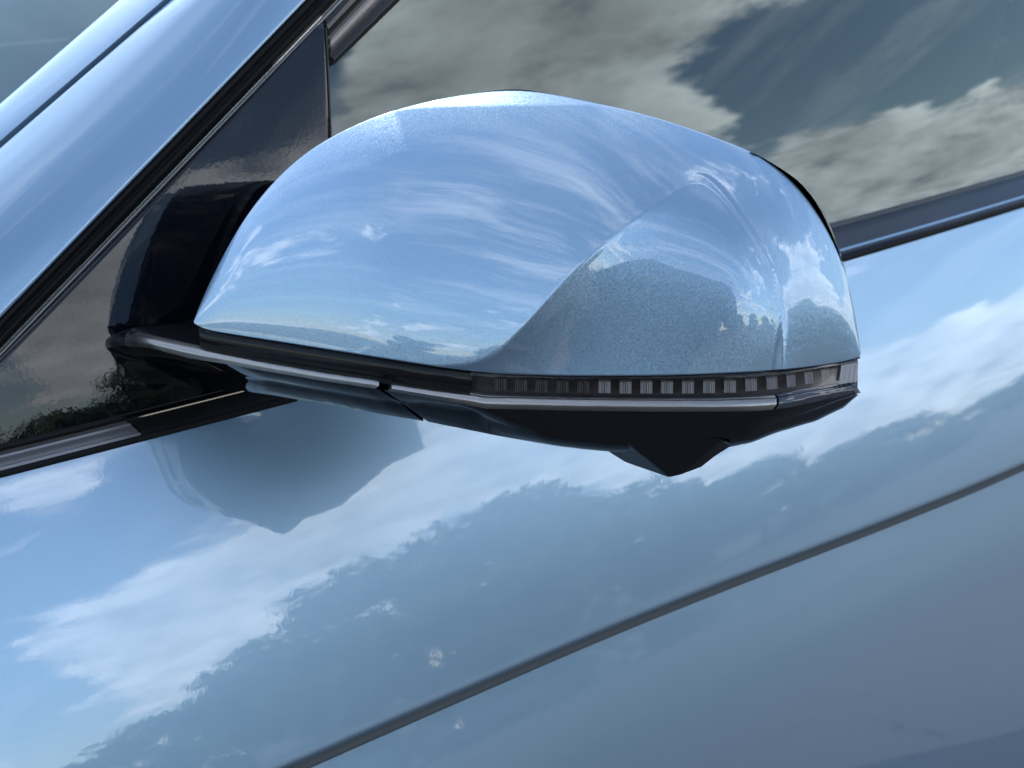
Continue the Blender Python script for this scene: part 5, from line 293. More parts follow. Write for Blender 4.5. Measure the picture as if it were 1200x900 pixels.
# ================================================================== setting: ground
gm, nt, b = newmat('worn_asphalt')
n1 = noise(nt, 90, 6, .7); n2 = noise(nt, .35, 5, .6); n3 = noise(nt, 4, 4, .6)
cr = nn(nt, 'ShaderNodeValToRGB'); cr.color_ramp.elements[0].position = .38; cr.color_ramp.elements[0].color = (.045, .049, .049, 1)
cr.color_ramp.elements[1].position = .66; cr.color_ramp.elements[1].color = (.165, .152, .148, 1)
ad = nn(nt, 'ShaderNodeMath', operation='MULTIPLY_ADD'); nt.links.new(n2.outputs[0], ad.inputs[0]); ad.inputs[1].default_value = .6
ad2 = nn(nt, 'ShaderNodeMath', operation='MULTIPLY_ADD'); nt.links.new(n1.outputs[0], ad2.inputs[0]); ad2.inputs[1].default_value = .9; ad2.inputs[2].default_value = -.24
nt.links.new(ad2.outputs[0], ad.inputs[2]); nt.links.new(ad.outputs[0], cr.inputs[0])
g = nn(nt, 'ShaderNodeNewGeometry'); wv = nn(nt, 'ShaderNodeVectorMath', operation='ADD'); nt.links.new(g.outputs['Position'], wv.inputs[0])
sc3 = nn(nt, 'ShaderNodeVectorMath', operation='SCALE'); nt.links.new(n3.outputs['Color'], sc3.inputs[0]); sc3.inputs['Scale'].default_value = .35; nt.links.new(sc3.outputs[0], wv.inputs[1])
vo = nn(nt, 'ShaderNodeTexVoronoi', feature='DISTANCE_TO_EDGE'); vo.inputs['Scale'].default_value = 1.3; nt.links.new(wv.outputs[0], vo.inputs['Vector'])
cm = nn(nt, 'ShaderNodeMapRange'); cm.inputs[1].default_value = .001; cm.inputs[2].default_value = .009; nt.links.new(vo.outputs[0], cm.inputs[0])
mixc = nn(nt, 'ShaderNodeMix', data_type='RGBA'); nt.links.new(cm.outputs[0], mixc.inputs[0]); mixc.inputs[6].default_value = (.028, .026, .024, 1); nt.links.new(cr.outputs[0], mixc.inputs[7])
nt.links.new(mixc.outputs[2], b.inputs['Base Color']); b.inputs['Roughness'].default_value = .9
nt.links.new(bump(nt, n1.outputs[0], .6, .004), b.inputs['Normal'])
gr = sheet('ground', [[(x, y, 0) for y in np.linspace(-900, 900, 13)] for x in np.linspace(-900, 900, 13)], gm, flip=True)
tag(gr, 'cracked grey asphalt under and around the car', kind='structure')

# ================================================================== the car
car = empty('parked_car', (-.6, -.8, 0))
tag(car, 'light blue metallic car with gloss black mirror base and trim', 'car')
_inv = Matrix.Translation((.6, .8, 0))
def child(o, parent=car):
    o.parent = parent
    if parent is car: o.matrix_parent_inverse = _inv
    return o

# ---- door skin
gx = np.array([-2.2, -.6033, -.394, -.2339, -.1044, .0174, .6, 1.5]); gz = np.array([.790, .8205, .8316, .8409, .8432, .8427, .838, .82])
def zg(x): return np.interp(x, gx, gz)
_sx = np.linspace(-2.2, 1.5, 371); _sz = np.convolve(np.pad(zg(_sx), 10, mode='edge'), np.ones(21)/21, 'valid')
def zgs(x): return np.interp(x, _sx, _sz)
def skin(name, x0, x1, parent, lab=None):
    nx = max(8, int((x1-x0)/.012)); xs = np.linspace(x0, x1, nx)
    rows = []
    for k in range(24): rows.append(('lo', k/24))
    for v in np.linspace(-.016, .016, 65): rows.append(('g', v))
    for k in range(1, 70): rows.append(('hi', k/69))
    R = []
    for kind, v in rows:
        r = []
        for x in xs:
            c = zgs(x)
            z = .22 + (c-.016-.22)*v if kind == 'lo' else c+v if kind == 'g' else c+.016+(1.0-c-.016)*v
            y = float(Yd(x, z)) - .0045*math.exp(-((z-c)/(.0030 if z > c else .045))**2)
            r.append((x, y, z))
        R.append(r)
    for dz, dy in ((.0006, -.0006), (.0009, -.0016), (.0007, -.0028), (-.0010, -.0045), (-.006, -.030)):   # rolled top edge
        R.append([(x, float(Yd(x, 1.0))+dy, 1.0+dz) for x in xs])
    o = sheet(name, R, PAINT_DOOR); child(o, parent)
    if lab: o['label'] = lab
    return o
door = skin('front_door', -1.02, .345, car, 'light blue front door below the window line')
fender = skin('front_fender', .349, 1.35, car)
rdoor = skin('rear_door', -2.1, -1.024, car)
xs = np.linspace(-1.02, .345, 160)
CREASEM = simple('crease_shade', (.075, .085, .09), .6, spec=.3)  # dark colour of an added strip that stands in for shade in the crease
o = sheet('door_crease_shade', [[(x, float(Yd(x, zgs(x)+v))-.0045*math.exp(-(v/(.0030 if v > 0 else .045))**2)+d_, zgs(x)+v) for x in xs] for v, d_ in ((-.0034, -.0004), (-.0032, .0006), (-.002, .0007), (-.001, .0006), (0, .0005), (.001, .0004), (.0018, -.0004))], CREASEM); child(o, door)

def sweep(name, sec, x0, x1, mat, parent, n=80, base=None):
    """section [(y, z)] swept along the belt"""
    xs = np.linspace(x0, x1, n); base = base or (lambda x: float(kx(x)))
    z0 = lambda x: 0.0
    o = sheet(name, [[(x, base(x)+y, z+z0(x)) for x in xs] for y, z in sec], mat, flip=False); child(o, parent); return o
def rnd(sec, n=4):
    P = np.array(sec, float); return [tuple(p) for p in cat(P, np.linspace(0, 1, (len(P)-1)*n+1))]
window = empty('side_window', (0, 0, 0)); child(window); window['label'] = 'tinted front side window reflecting clouds'
belt_drop = lambda x: float(kx(x))
# belt moulding behind the mirror
o = sweep('belt_moulding', [(.0030, .9945), (.0034, .9975), (.0022, .9990), (-.0010, 1.0004), (-.0118, 1.0052), (-.0205, 1.0088), (-.0212, 1.0083), (-.0216, 1.0092)], -1.02, -.13, DARKBLUE, door)
sharpen(o, 25); o['label'] = 'gloss black belt moulding reflecting dark blue sky'
o = sweep('belt_lip', rnd([(.0002, .9925), (.0036, .9930), (.0046, .9950), (.0042, .9968), (.0030, .9975)]), -1.02, -.13, RUBBER, door)
o = sweep('weatherstrip', rnd([(-.0214, 1.0060), (-.0216, 1.0094), (-.0240, 1.0110), (-.0290, 1.0128), (-.0315, 1.0125), (-.0330, 1.0080)]), -1.02, -.13, GREYTRIM, window)
# belt moulding ahead of the mirror: satin, ridged
o = sweep('belt_moulding', rnd([(-.0255, .9975), (-.0250, 1.0012), (-.0215, 1.0024), (-.0190, 1.0024), (-.0178, 1.0033), (-.0166, 1.0024), (-.0150, 1.0024), (-.0140, 1.0031), (-.0128, 1.0022), (-.0085, 1.0018), (-.0060, 1.0010), (-.0050, 1.0013), (-.0040, 1.0004), (-.0030, .9990)], 3), .0575, .42, SATIN, door)
o['label'] = 'satin grey ridged belt moulding ahead of the mirror'
o = sweep('belt_lip', rnd([(-.0036, .9990), (-.0026, 1.0006), (-.0010, 1.0014), (.0006, 1.0008), (.0008, .9990), (.0002, .9980)]), -.023, .42, RUBBER, door)
# moulding end: black wedge under the mirror base
o = sheet('moulding_end', [[(x, float(kx(x))+y, z) for x in np.linspace(-.022, .0575+(-.003-y)*.0, 14)] for y, z in rnd([(-.0300, 1.0040), (-.0240, 1.0038), (-.0150, 1.0034), (-.0060, 1.0024), (-.0030, 1.0008), (-.0025, .9985)])], RUBBER); child(o, door)

# ---- sail panel (black triangle that carries the mirror)
tA, tD, tL = line_from(PILLAR_TRIM); eA, eD, eL = line_from(PILLAR_EDGE)
def trim_x(z): return tA[0] + (z-tA[2])*tD[0]/tD[2]
def trim_z(x): return tA[2] + (x-tA[0])*tD[2]/tD[0]
def seam_x(z): return -.0925 + (1.165-z)*.23
rows = []
for z in np.linspace(1.0048, 1.1700, 80):
    x0, x1 = trim_x(z)-.0030, seam_x(z)+.0028
    if x0 < x1+.0002: break
    rows.append([(x, float(Yg(x, z, .0045)), z) for x in np.linspace(x0, x1, 40)])
sail = sheet('mirror_sail_panel', rows, SAILM, flip=True); child(sail); solid(sail, .004, -1)
sail['label'] = 'gloss black triangular panel ahead of the side window'
rows = [[(x, float(Yg(x, z, o_)), z) for x in np.linspace(-.03, .2, 40)] for z, o_ in ((.985, .001), (.9985, .0015), (1.0005, .003), (1.0022, .0045), (1.0038, .0048), (1.0047, .0035))]
o = sheet('panel_gasket', rows, RUBBER); child(o, sail)
# seam gasket between the panel and the glass
zs = np.linspace(1.0, 1.1665, 60)
R = []
for dx, of in ((.0016, .001), (.0014, .0046), (.0008, .0052), (.0002, .0046), (-.0004, .0030), (-.0010, .0030), (-.0016, .0050), (-.0024, .0056), (-.0034, .0050), (-.0040, .0030), (-.0046, .0028), (-.0052, .0005)):
    R.append([(seam_x(z)+dx*.75+.0013, float(Yg(seam_x(z), z, of)), z) for z in zs])
o = sheet('seam_gasket', R, simple('gasket_rubber', (.012, .012, .013), .28, spec=.5)); child(o, sail)

# ---- window glass
rows = [[(x, float(Yg(x, z)), z) for x in np.linspace(seam_x(z)-.001, -1.02, 60)] for z in np.linspace(.985, 1.385, 50)]
o = sheet('window_glass', rows, GLASS); child(o, window); o['label'] = 'tinted side glass'

# ---- window frame: bands parallel to the pillar, bending into the roof rail
def bend(z, top): return top - .012*np.logaddexp(0, (top-z)/.012) if False else np.minimum(z, top)
def band(name, lines, mat, parent, x0=-.0945, x1=-1.02, n=120, top=1.372):
    R = []
    for (zr, sl, off, tdrop) in lines:
        r = []
        for x in np.linspace(0, 1, n):
            xx = x0 + (x1-x0)*x**1.6
            z = zr + (xx+.0930)*sl; T = top-tdrop
            k = .03; z = -k*np.logaddexp(-z/k, -T/k)
            r.append((xx, float(Yg(xx, z, off)), float(z)))
        R.append(r)
    o = sheet(name, R, mat); child(o, parent); return o
SL, SF = tD[2]/tD[0], -.561
zt = float(trim_z(-.0930))
frame = band('window_frame', [(zt-.0012, SL, .004, 0), (zt-.0022, SL+.006, .0052, .001), (1.1622, -.617, .0048, .008), (1.1612, -.617, .0035, .0085)], SAILM, window)
frame['label'] = 'gloss black upper frame of the side window'
o = band('frame_moulding', [(1.1612, -.617, .0030, .0085), (1.1606, -.617, .0052, .009), (1.1600, -.615, .0058, .0095), (1.1592, -.612, .0042, .010), (1.1584, -.610, .0046, .011), (1.1545, -.594, .0030, .014), (1.1530, -.590, .0015, .0155)], simple('satin_brown_trim', (.24, .22, .21), .33, metal=.7), window)
o = band('frame_seal', [(1.1532, -.589, .0012, .0155), (1.1512, -.580, .0012, .017), (1.1506, -.578, .0035, .0175), (1.1498, -.575, .0038, .018), (1.1490, -.572, .0022, .019), (1.1470, -.561, .0016, .021), (1.1464, -.560, -.001, .0215)], simple('window_seal_rubber', (.02, .02, .02), .3, spec=.5), window)

# ---- pillar: bright trim line, black seal, painted panels, windscreen
def ext(seg, lo, hi, n):
    a, dd, L = line_from(seg); return np.array([a + dd*L*t for t in np.linspace(lo, hi, n)])
LO, HI, NP = -1.1, 2.6, 90
PT, PE, PG, SG, SE = [ext(s, LO, HI, NP) for s in (PILLAR_TRIM, PILLAR_EDGE, PILLAR_GAP, STRIP_GAP, SCREEN_EDGE)]
N1, N12, N23, N3 = [np.array(v) for v in PILLAR_N]
up = np.cross(np.array(eD), N1); up = up if up[2] > 0 else -up
pillar = empty('a_pillar', (0, 0, 0)); child(pillar)
def strip_between(name, pts, mat, parent):
    o = sheet(name, pts, mat); child(o, parent); return o
o = strip_between('pillar_trim', [PT+N1*a+up*b for a, b in ((-.003, -.0026), (.0006, -.0024), (.0014, -.0018), (.0014, -.0012), (.0004, -.0006), (-.003, -.0004))], SATIN, pillar)
o = strip_between('pillar_seal', [PT*(1-t)+PE*t+N1*a for a, t in ((-.002, .02), (-.0005, .10), (.0012, .2), (.0016, .32), (.0004, .42), (-.002, .5), (-.001, .58), (.0010, .7), (.0012, .8), (-.001, .92), (-.006, 1.02))], RUBBER, pillar)
rows = []
for t in np.linspace(0, 1, 40):
    w = 4*t*(1-t)*.104*np.linalg.norm(PG-PE, axis=1)[:, None]
    rows.append(PE*(1-t)+PG*t + N12*w)
nedge = N12*math.cos(.4)+N1*math.sin(.4)
rows = [PE-N1*.006+up*.002, PE-N1*.003-up*.0004, PE-N1*.001-up*.0004] + rows + [PG-N23*.001-up*.0+N12*.0, PG-N23*.004, PG-N23*.010-up*.001]
o = strip_between('pillar_panel', rows, PAINT_DOOR, pillar); o['label'] = 'light blue painted windscreen pillar'
o = strip_between('pillar_gap_seal', [PG-N23*.007, PG*.5+SG*.5-N23*.008, SG-N23*.007], RUBBER, pillar)
rows = [SG-N23*.009, SG-N23*.003, SG-N23*.0008]
for t in np.linspace(0, 1, 14):
    rows.append(SG*(1-t)+SE*t + N23*(4*t*(1-t)*.05*np.linalg.norm(SE-SG, axis=1)[:, None]))
rows += [SE-N3*.0015]
o = strip_between('pillar_inner_panel', rows, PAINT_DOOR, pillar); sharpen(o, 30)
across = np.cross(np.array(eD), N3); across = across if across[1] < 0 else -across; across /= np.linalg.norm(across)
screen = empty('windscreen', (0, 0, 0)); child(screen)
rows = [SE - N3*.0005 + across*q - N3*.03*(q/.7)**2*.35 for q in np.linspace(-.004, 1.25, 26)]
o = strip_between('windscreen_glass', rows, SCREEN, screen)
sb = [SE - N3*.0009 + across*q for q in (-.006, .0062)]
o = strip_between('frit_band', sb, RUBBER, screen)
# serrated inner edge of the printed band
a0 = SE[0] - N3*.0009 + across*.0062; a1 = SE[-1] - N3*.0009 + across*.0062
Ltot = np.linalg.norm(a1-a0); dd = (a1-a0)/Ltot; nT = int(Ltot/.0011); V = []; Fc = []
tip = across*.0016 + dd*.0010
for k in range(nT):
    p = a0 + dd*(k*.0011); V += [p - across*.0003, p + dd*.00062 - across*.0003, p + dd*.00045 + tip, p + dd*.00018 + tip]; Fc.append((4*k, 4*k+1, 4*k+2, 4*k+3))
o = obj('frit_teeth', V, Fc, RUBBER, smooth=False); child(o, screen); o['kind'] = 'stuff'

# ---- rest of the body, beyond the frame
roofz = 1.40
R = []
for q in np.linspace(0, 1, 24):
    y = -.165 - 1.27*q
    R.append([(x, y + float(kx(x))*(1-2*q), roofz - .018 + .06*math.sin(math.pi*q) - .03*((x+1.1)/.8)**2) for x in np.linspace(-2.2, -.42, 20)])
o = sheet('roof', R, PAINT_DOOR); child(o)
R = [[(x, float(Yg(x, 1.372, .006)) + dy, 1.372 - .03*((x+1.1)/.8)**2*0 + dz) for x in np.linspace(-2.1, -.42, 30)] for dy, dz in ((0, -.001), (.001, .004), (-.012, .02), (-.03, .03))]
o = sheet('roof_rail', R, PAINT_DOOR); child(o)
R = [[(x, float(kx(x))*(1-2*q) - 1.6*q - .02, 1.0 - .05*(x-.2)**2 + .05*math.sin(math.pi*q) - .006) for x in np.linspace(.40, 1.35, 16)] for q in np.linspace(0, 1, 24)]
o = sheet('bonnet', R, PAINT_DOOR); child(o)
cab = empty('cabin', (0, 0, 0)); child(cab)
bm = bmesh.new(); box_bm(bm, (-.7, -.8, .35), (2.8, 1.45, .06)); o = bm_obj('cabin_floor', bm, INTER); child(o, cab)
bm = bmesh.new(); box_bm(bm, (-.8, -1.52, .66), (2.6, .04, .66)); o = bm_obj('far_door', bm, INTER); child(o, cab)
bm = bmesh.new(); box_bm(bm, (-.8, -.11, .64), (2.4, .04, .66)); o = bm_obj('door_lining', bm, INTER); child(o, cab)
bm = bmesh.new(); box_bm(bm, (-2.12, -.8, .85), (.05, 1.4, 1.0)); o = bm_obj('rear_bulkhead', bm, INTER); child(o, cab)
bm = bmesh.new(); box_bm(bm, (.28, -.8, .78), (.5, 1.38, .36)); o = bm_obj('dashboard', bm, simple('dash_top', (.30, .36, .36), .7)); bevel(o, .06, 4); child(o, cab)
bm = bmesh.new(); box_bm(bm, (-1.2, -.8, 1.36), (1.7, 1.15, .02)); o = bm_obj('headliner', bm, INTER); child(o, cab)
o = sheet('far_window', [[(x, y, z) for x in (-2.1, .35)] for y, z in ((-1.53, .98), (-1.40, 1.37))], GLASS); child(o, cab)
for sy in (-.45, -1.15):
    bm = bmesh.new(); box_bm(bm, (-.55, sy, .62), (.5, .48, .16)); box_bm(bm, (-.86, sy, .92), (.13, .48, .62), Matrix.Rotation(-.25, 3, 'Y')); box_bm(bm, (-.95, sy, 1.27), (.09, .25, .17), Matrix.Rotation(-.2, 3, 'Y'))
    o = bm_obj('front_seat', bm, SEATM); bevel(o, .04, 3); child(o, cab)

# ================================================================== the wing mirror
mirror = empty('wing_mirror', (0, .15, 1.05)); child(mirror)
mirror['label'] = 'light blue wing mirror with indicator strip and black base'
_mi = Matrix.Translation((0, -.15, -1.05))
def mchild(o): o.parent = mirror; o.matrix_parent_inverse = _mi; return o
# -- painted cover: sections from the lower lip over to the crown, with a pressed facet
NS, NT = 360, 170
q = np.linspace(0, 1, NS)
def blur(a, n):
    a = np.array(a, float)
    for _ in range(n): a[1:-1] = .25*a[:-2]+.5*a[1:-1]+.25*a[2:]
    return a
foot, crown = blur(cat(COVER_FOOT, q), 160), blur(cat(COVER_CROWN, q), 160)
span = np.interp(q, np.linspace(0, 1, 61), COVER_SPAN); span = blur(span, 160); tcr = np.interp(q, np.linspace(0, 1, 61), COVER_CREASE); trf = np.interp(q, np.linspace(0, 1, 61), COVER_ROOF)
tt = np.linspace(0, 1, NT)
gfun = lambda tau: np.sin(tau)/np.cos(tau-PITCH)
cum = lambda y: np.concatenate([[0], np.cumsum(.5*(y[1:]+y[:-1])*np.diff(tt))])
GA = cum(gfun(np.radians(11+56*tt)))
cs = blur(np.interp(q, np.linspace(0, 1, 61), COVER_BULGE), 60); cs[0] = cs[-1] = 0
tcr = blur(tcr, 6)
trf = blur(trf, 60); ref = np.zeros(NS); P = np.zeros((NT, NS, 3)); bmat = np.zeros((NT, NS))
for j in range(NS):
    bA = span[j]*GA - cs[j]
    X = (q[j]-FACET_MID[0])/FACET_MID[1]; f_ = FACET
    # main skin above the crease, pressed facet below it: the deeper of the two smooth surfaces
    bB = tt*(f_[0]+f_[1]*X+f_[2]*X*X+f_[3]*tt+f_[4]*tt*X+f_[5]*tt*tt+f_[6]*X**3+f_[7]*X**4+f_[8]*tt*X*X+f_[9]*tt*tt*X)
    w = .0004 + .0010*(q[j] > .72)*min(1, (q[j]-.72)/.1)
    gate = 3.0*max(0, .375-q[j])**2 + 8.0*max(0, q[j]-.775)**2
    top_ = .06*np.maximum(0, tt-tcr[j]-.04)
    bB = bB - gate - top_
    bb = .5*(bA+bB+np.sqrt((bA-bB)**2+w*w)) - .5*(np.sqrt((bA-bB)**2+w*w)-np.abs(bA-bB))*(bA > bB)*0
    if not .34 < q[j] < .86: bb = bA
    if tcr[j] > .02: bb = bb - .00016*min(1, tcr[j]/.2)*np.exp(-((tt-tcr[j])/.011)**2)       # rolled edge of the pressing
    ref[j] = bA[-1]
    bmat[:, j] = bb + .40*span[j]*np.maximum(0, tt-trf[j])
for j in range(NS):
    P[:, j] = foot[j] + (crown[j]-foot[j])*tt[:, None] + VIEW*((bmat[:, j]-tt*ref[j])/math.cos(PITCH))[:, None]
lip = []
for dz, db in ((-.0012, .0070), (-.0012, .0024), (-.0009, .0012), (-.0004, .0003)):
    lip.append(P[0] + np.array([0, 0, dz+.0004]) + H*db)
cen = P[NT//2, NS//2]
rimv = []
for db, sc_ in ((.0015, .999), (.004, .992), (.010, .985)):
    rimv.append(cen + (P[-1]-cen)*sc_ + VIEW*db)
rows = lip + [P[i] for i in range(NT)] + rimv
cover = sheet('mirror_cover', np.array(rows), PAINT); mchild(cover)
cover['label'] = 'light blue painted mirror cover with a pressed triangular facet'
# -- bezel and inner shell behind the cover, and the mirror glass facing back along the car
bz = cat(BEZEL, np.linspace(0, 1, 160)); bc = bz.mean(0)
foot2 = cat(COVER_FOOT, np.linspace(0, 1, 160))[::-1] + H*.006
ring = np.concatenate([bz, foot2]); ring = np.concatenate([ring, ring[:1]])
gn = np.array([-.85, -.53, 0.0]); gn /= np.linalg.norm(gn)
tipd = (ring @ gn).max()
reach = (tipd - ring @ gn)/(H @ gn) + .010
rows = [bc+(ring-bc)*.985 - VIEW*.004, ring, bc+(ring-bc)*.995+VIEW*.006]
u_ = np.clip((ring @ np.array([-.766, .643, 0]) - (ring @ np.array([-.766, .643, 0])).min())/.25, 0, 1)
reach = .030 + .045*u_*u_*(3-2*u_)
for k, s_ in ((.35, .985), (.7, .96), (1.0, .92)):
    rows.append(bc + (ring-bc)*s_ + VIEW*.008 + VIEW[None, :]*(reach*k)[:, None])
rows.append(bc + (ring-bc)*.90 + VIEW*.007 + VIEW[None, :]*(reach*.22)[:, None])
o = sheet('mirror_bezel', rows, BLACK); mchild(o); o['label'] = 'black rear shell of the mirror head'
last = bc + (ring-bc)*.90 + VIEW*.007 + VIEW[None, :]*(reach*.22)[:, None]; last = last[:-1]
o = obj('mirror_glass', list(last)+[last.mean(0)], [(i, (i+1) % len(last), len(last)) for i in range(len(last))], MIRG); mchild(o)
cf = cat(COVER_FOOT, np.linspace(.05, .99, 90))
o = sheet('mirror_core', [cf+H*.016+np.array([0, 0, .012]), cf+H*.012-np.array([0, 0, .008]), cf+H*.016-np.array([0, 0, .024])], BLACK); mchild(o)
# -- black band, base arm and lower housing
b0, b1 = cat(BAND[0], np.linspace(0, 1, 90)), cat(BAND[1], np.linspace(0, 1, 90))
o = sheet('mirror_band', [b0+H*.012, b0, b0*.5+b1*.5-H*.0002, b1, b1+H*.012], simple('black_band', (.004, .0045, .006), .12, spec=.25)); mchild(o)
left = np.array([b0[0]+H*.012, b0[0], b1[0], b1[0]+H*.012])
A = refine(ARM_TOP, 90)
o = sheet('arm_top', [A[0], A[0]*.7+A[1]*.3+np.array([0, 0, .0009]), A[1], A[1]*.45+A[2]*.55+np.array([0, 0, .0006]), A[2]], simple('gloss_black_arm', (.012, .012, .014), .10, spec=.6)); mchild(o)
o.name = 'mirror_arm_top'
UNDER = simple('gloss_black_underside', (.005, .0045, .0045), .05, spec=.95, peel=.000006, peel_scale=700)
def housing(name, data, nc, mat, lab, crown=(.0005, .0008)):
    D = refine(data, nc); out_ = [D[0]]
    for k in range(1, 3):
        for t in np.linspace(0, 1, 8)[:-1]:
            out_.append(D[k]*(1-t)+D[k+1]*t - (H+np.array([0, 0, .5]))*(4*t*(1-t)*crown[k-1]))
    out_ += [D[3], D[3]*.6+D[4]*.4-np.array([0, 0, .0]), D[4]]
    o = loft_solid(name, out_, mat); mchild(o); sharpen(o, 40); o['label'] = lab; return o
housing('mirror_arm', ARM_UNDER, 90, BLACK, 'gloss black lower arm of the mirror beside the door')
housing('lower_housing', HEAD_UNDER, 120, UNDER, 'gloss black underside of the mirror head')
D = np.array(POD); D = np.array([cat(D[:, j], np.linspace(0, 1, 40)) for j in range(D.shape[1])]).transpose(1, 0, 2); D = refine(D, 90)
D = np.concatenate([D, [D[-1]+H*.003+np.array([0, 0, .0006])], [D[-1]+H*.02+np.array([0, 0, .006])]])
o = sheet('camera_pod', D, UNDER); mchild(o); fix_normals(o); sharpen(o, 40); o['label'] = 'pointed camera pod under the mirror head'
# -- bright strips
for nm, dat in (('trim_strip', STRIP_ARM), ('trim_strip', STRIP_HEAD), ('trim_strip', STRIP_TIP)):
    S = refine(dat, 90)
    r_ = [S[0]+H*.005, S[0]+H*.0004, S[0]*.9+S[1]*.1, S[0]*.5+S[1]*.5-H*.00012, S[0]*.08+S[1]*.92, S[1]*.92+S[2]*.08, S[1]*.1+S[2]*.9, S[2]+H*.0005, S[2]+H*.005]
    o = loft_solid(nm, r_, CHROME if dat is not STRIP_TIP else simple('polished_black_strip', (.03, .035, .05), .05, spec=1)); mchild(o); sharpen(o, 28)
    o['label'] = {id(STRIP_ARM): 'bright trim strip on the arm', id(STRIP_HEAD): 'bright trim strip under the indicator', id(STRIP_TIP): 'dark polished strip at the outer tip'}[id(dat)]
# -- indicator: housing, cells, smoked lens, clear outer end
Lb = refine(LENS_BACK, 120)
o = sheet('indicator_housing', [Lb[0]-H*.0055, Lb[0], Lb[1], Lb[1]-H*.0060], BACKM); mchild(o)
cellmesh = {}
for i, (pa, pb) in enumerate(CELLS):
    pa, pb = np.array(pa), np.array(pb); ex = pb-pa; wid = np.linalg.norm(ex); ex /= wid
    ez = np.array([0, 0, 1.0]); ey = np.cross(ez, ex); ey /= np.linalg.norm(ey)
    if ey @ H > 0: ey = -ey
    c = .5*(pa+pb)
    M = Matrix(((ex[0], ey[0], 0, c[0]), (ex[1], ey[1], 0, c[1]), (ex[2], ey[2], 1, c[2]), (0, 0, 0, 1)))
    key = 'dim' if i < 5 else 'narrow' if i > 13 else 'wide'
    if key not in cellmesh:
        hw, hh = (.00235 if key != 'narrow' else .0021), .0024
        V = []; n = 25
        for zrow, dep in ((-hh, -.0018), (-hh, .0010), (hh*.82, -.0002), (hh, -.0008), (hh, -.0018)):
            for k in range(n):
                u_ = -1+2*k/(n-1); V.append((u_*hw, dep + (.0007*abs(math.sin(u_*math.pi*2.5))**.7 if dep > -.0015 else 0), zrow))
        me = bpy.data.meshes.new('led_cell'); me.from_pydata(V, [], grid_faces(5, n)); me.materials.append(CELLD if key == 'dim' else CELLM); cellmesh[key] = me
    o = bpy.data.objects.new('led_cell', cellmesh[key]); COL.objects.link(o); o.parent = mirror; o.matrix_parent_inverse = _mi; o.matrix_basis = M
L_ = refine(LENS, 140)
o = sheet('indicator_lens', [L_[0]+H*.003, L_[0], L_[0]*.5+L_[1]*.5-H*.0001, L_[1], L_[1]*.5+L_[2]*.5-H*.0001, L_[2], L_[2]+H*.003], LENSM); mchild(o)
o['label'] = 'smoked indicator lens along the mirror'
e0, e1 = np.array(LENS_END[0]), np.array(LENS_END[1])
rows = []
for t in np.linspace(0, 1, 6):
    rows.append([(e0[0]*(1-u_)+e0[1]*u_)*(1-t)+(e1[0]*(1-u_)+e1[1]*u_)*t - H*.0007*abs(math.sin(u_*math.pi*4)) for u_ in np.linspace(0, 1, 49)])
o = sheet('indicator_end', rows, CELLM); mchild(o); o['label'] = 'bright fluted outer end of the indicator'

# ================================================================== across the car park: trees that the paint and glass mirror
bark = simple('bark', (.07, .05, .035), .9)
lm, nt, b = newmat('leaves'); oi = nn(nt, 'ShaderNodeObjectInfo')
n = noise(nt, .9, 3); cr = nn(nt, 'ShaderNodeValToRGB'); cr.color_ramp.elements[0].position = .35; cr.color_ramp.elements[0].color = (.022, .045, .014, 1)
cr.color_ramp.elements[1].position = .7; cr.color_ramp.elements[1].color = (.06, .10, .028, 1); nt.links.new(n.outputs[0], cr.inputs[0]); nt.links.new(cr.outputs[0], b.inputs['Base Color']); b.inputs['Roughness'].default_value = .6
def crown_mesh(seed, nleaf=5200):
    r = np.random.default_rng(seed); V = []; F = []
    cl_ = []
    for k in range(34):
        a = r.uniform(0, 2*math.pi); h_ = r.uniform(0, 1); rad = (.98*math.cos(1.2*(h_-.25)))*r.uniform(.3, 1)
        cl_.append((rad*math.cos(a)*.42, rad*math.sin(a)*.42, .10+.78*h_, r.uniform(.10, .18)))
    for k in range(nleaf):
        c = cl_[r.integers(len(cl_))]; dv = r.normal(size=3); dv /= np.linalg.norm(dv); p = np.array(c[:3]) + dv*c[3]*r.uniform(.55, 1.08)
        a = r.normal(size=3); a /= np.linalg.norm(a); b_ = np.cross(a, dv); b_ /= np.linalg.norm(b_)+1e-9; s = r.uniform(.014, .028)
        i = len(V); V += [p-a*s-b_*s*.6, p+a*s-b_*s*.6, p+a*s+b_*s*.6, p-a*s+b_*s*.6]; F.append((i, i+1, i+2, i+3))
    me = bpy.data.meshes.new('crown'); me.from_pydata([tuple(map(float, v)) for v in V], [], F); me.materials.append(lm); return me
def trunk_mesh(seed):
    r = np.random.default_rng(seed); bm = bmesh.new()
    def limb(p, q_, r0, r1, n=7):
        ax = (q_-p).normalized(); t = ax.orthogonal().normalized(); u_ = ax.cross(t)
        v0 = [bm.verts.new(p+(t*math.cos(k*6.283/n)+u_*math.sin(k*6.283/n))*r0) for k in range(n)]
        v1 = [bm.verts.new(q_+(t*math.cos(k*6.283/n)+u_*math.sin(k*6.283/n))*r1) for k in range(n)]
        for k in range(n): bm.faces.new((v0[k], v0[(k+1) % n], v1[(k+1) % n], v1[k]))
    limb(Vector((0, 0, -.01)), Vector((.01, 0, .35)), .032, .022); limb(Vector((.01, 0, .35)), Vector((0, .01, .75)), .022, .008)
    for k in range(6):
        a = k*1.05+r.uniform(-.3, .3); z = r.uniform(.26, .5); limb(Vector((.008, 0, z)), Vector((math.cos(a)*.25, math.sin(a)*.25, z+.22)), .013, .004)
    me = bpy.data.meshes.new('trunk'); bm.to_mesh(me); bm.free(); me.materials.append(bark); return me
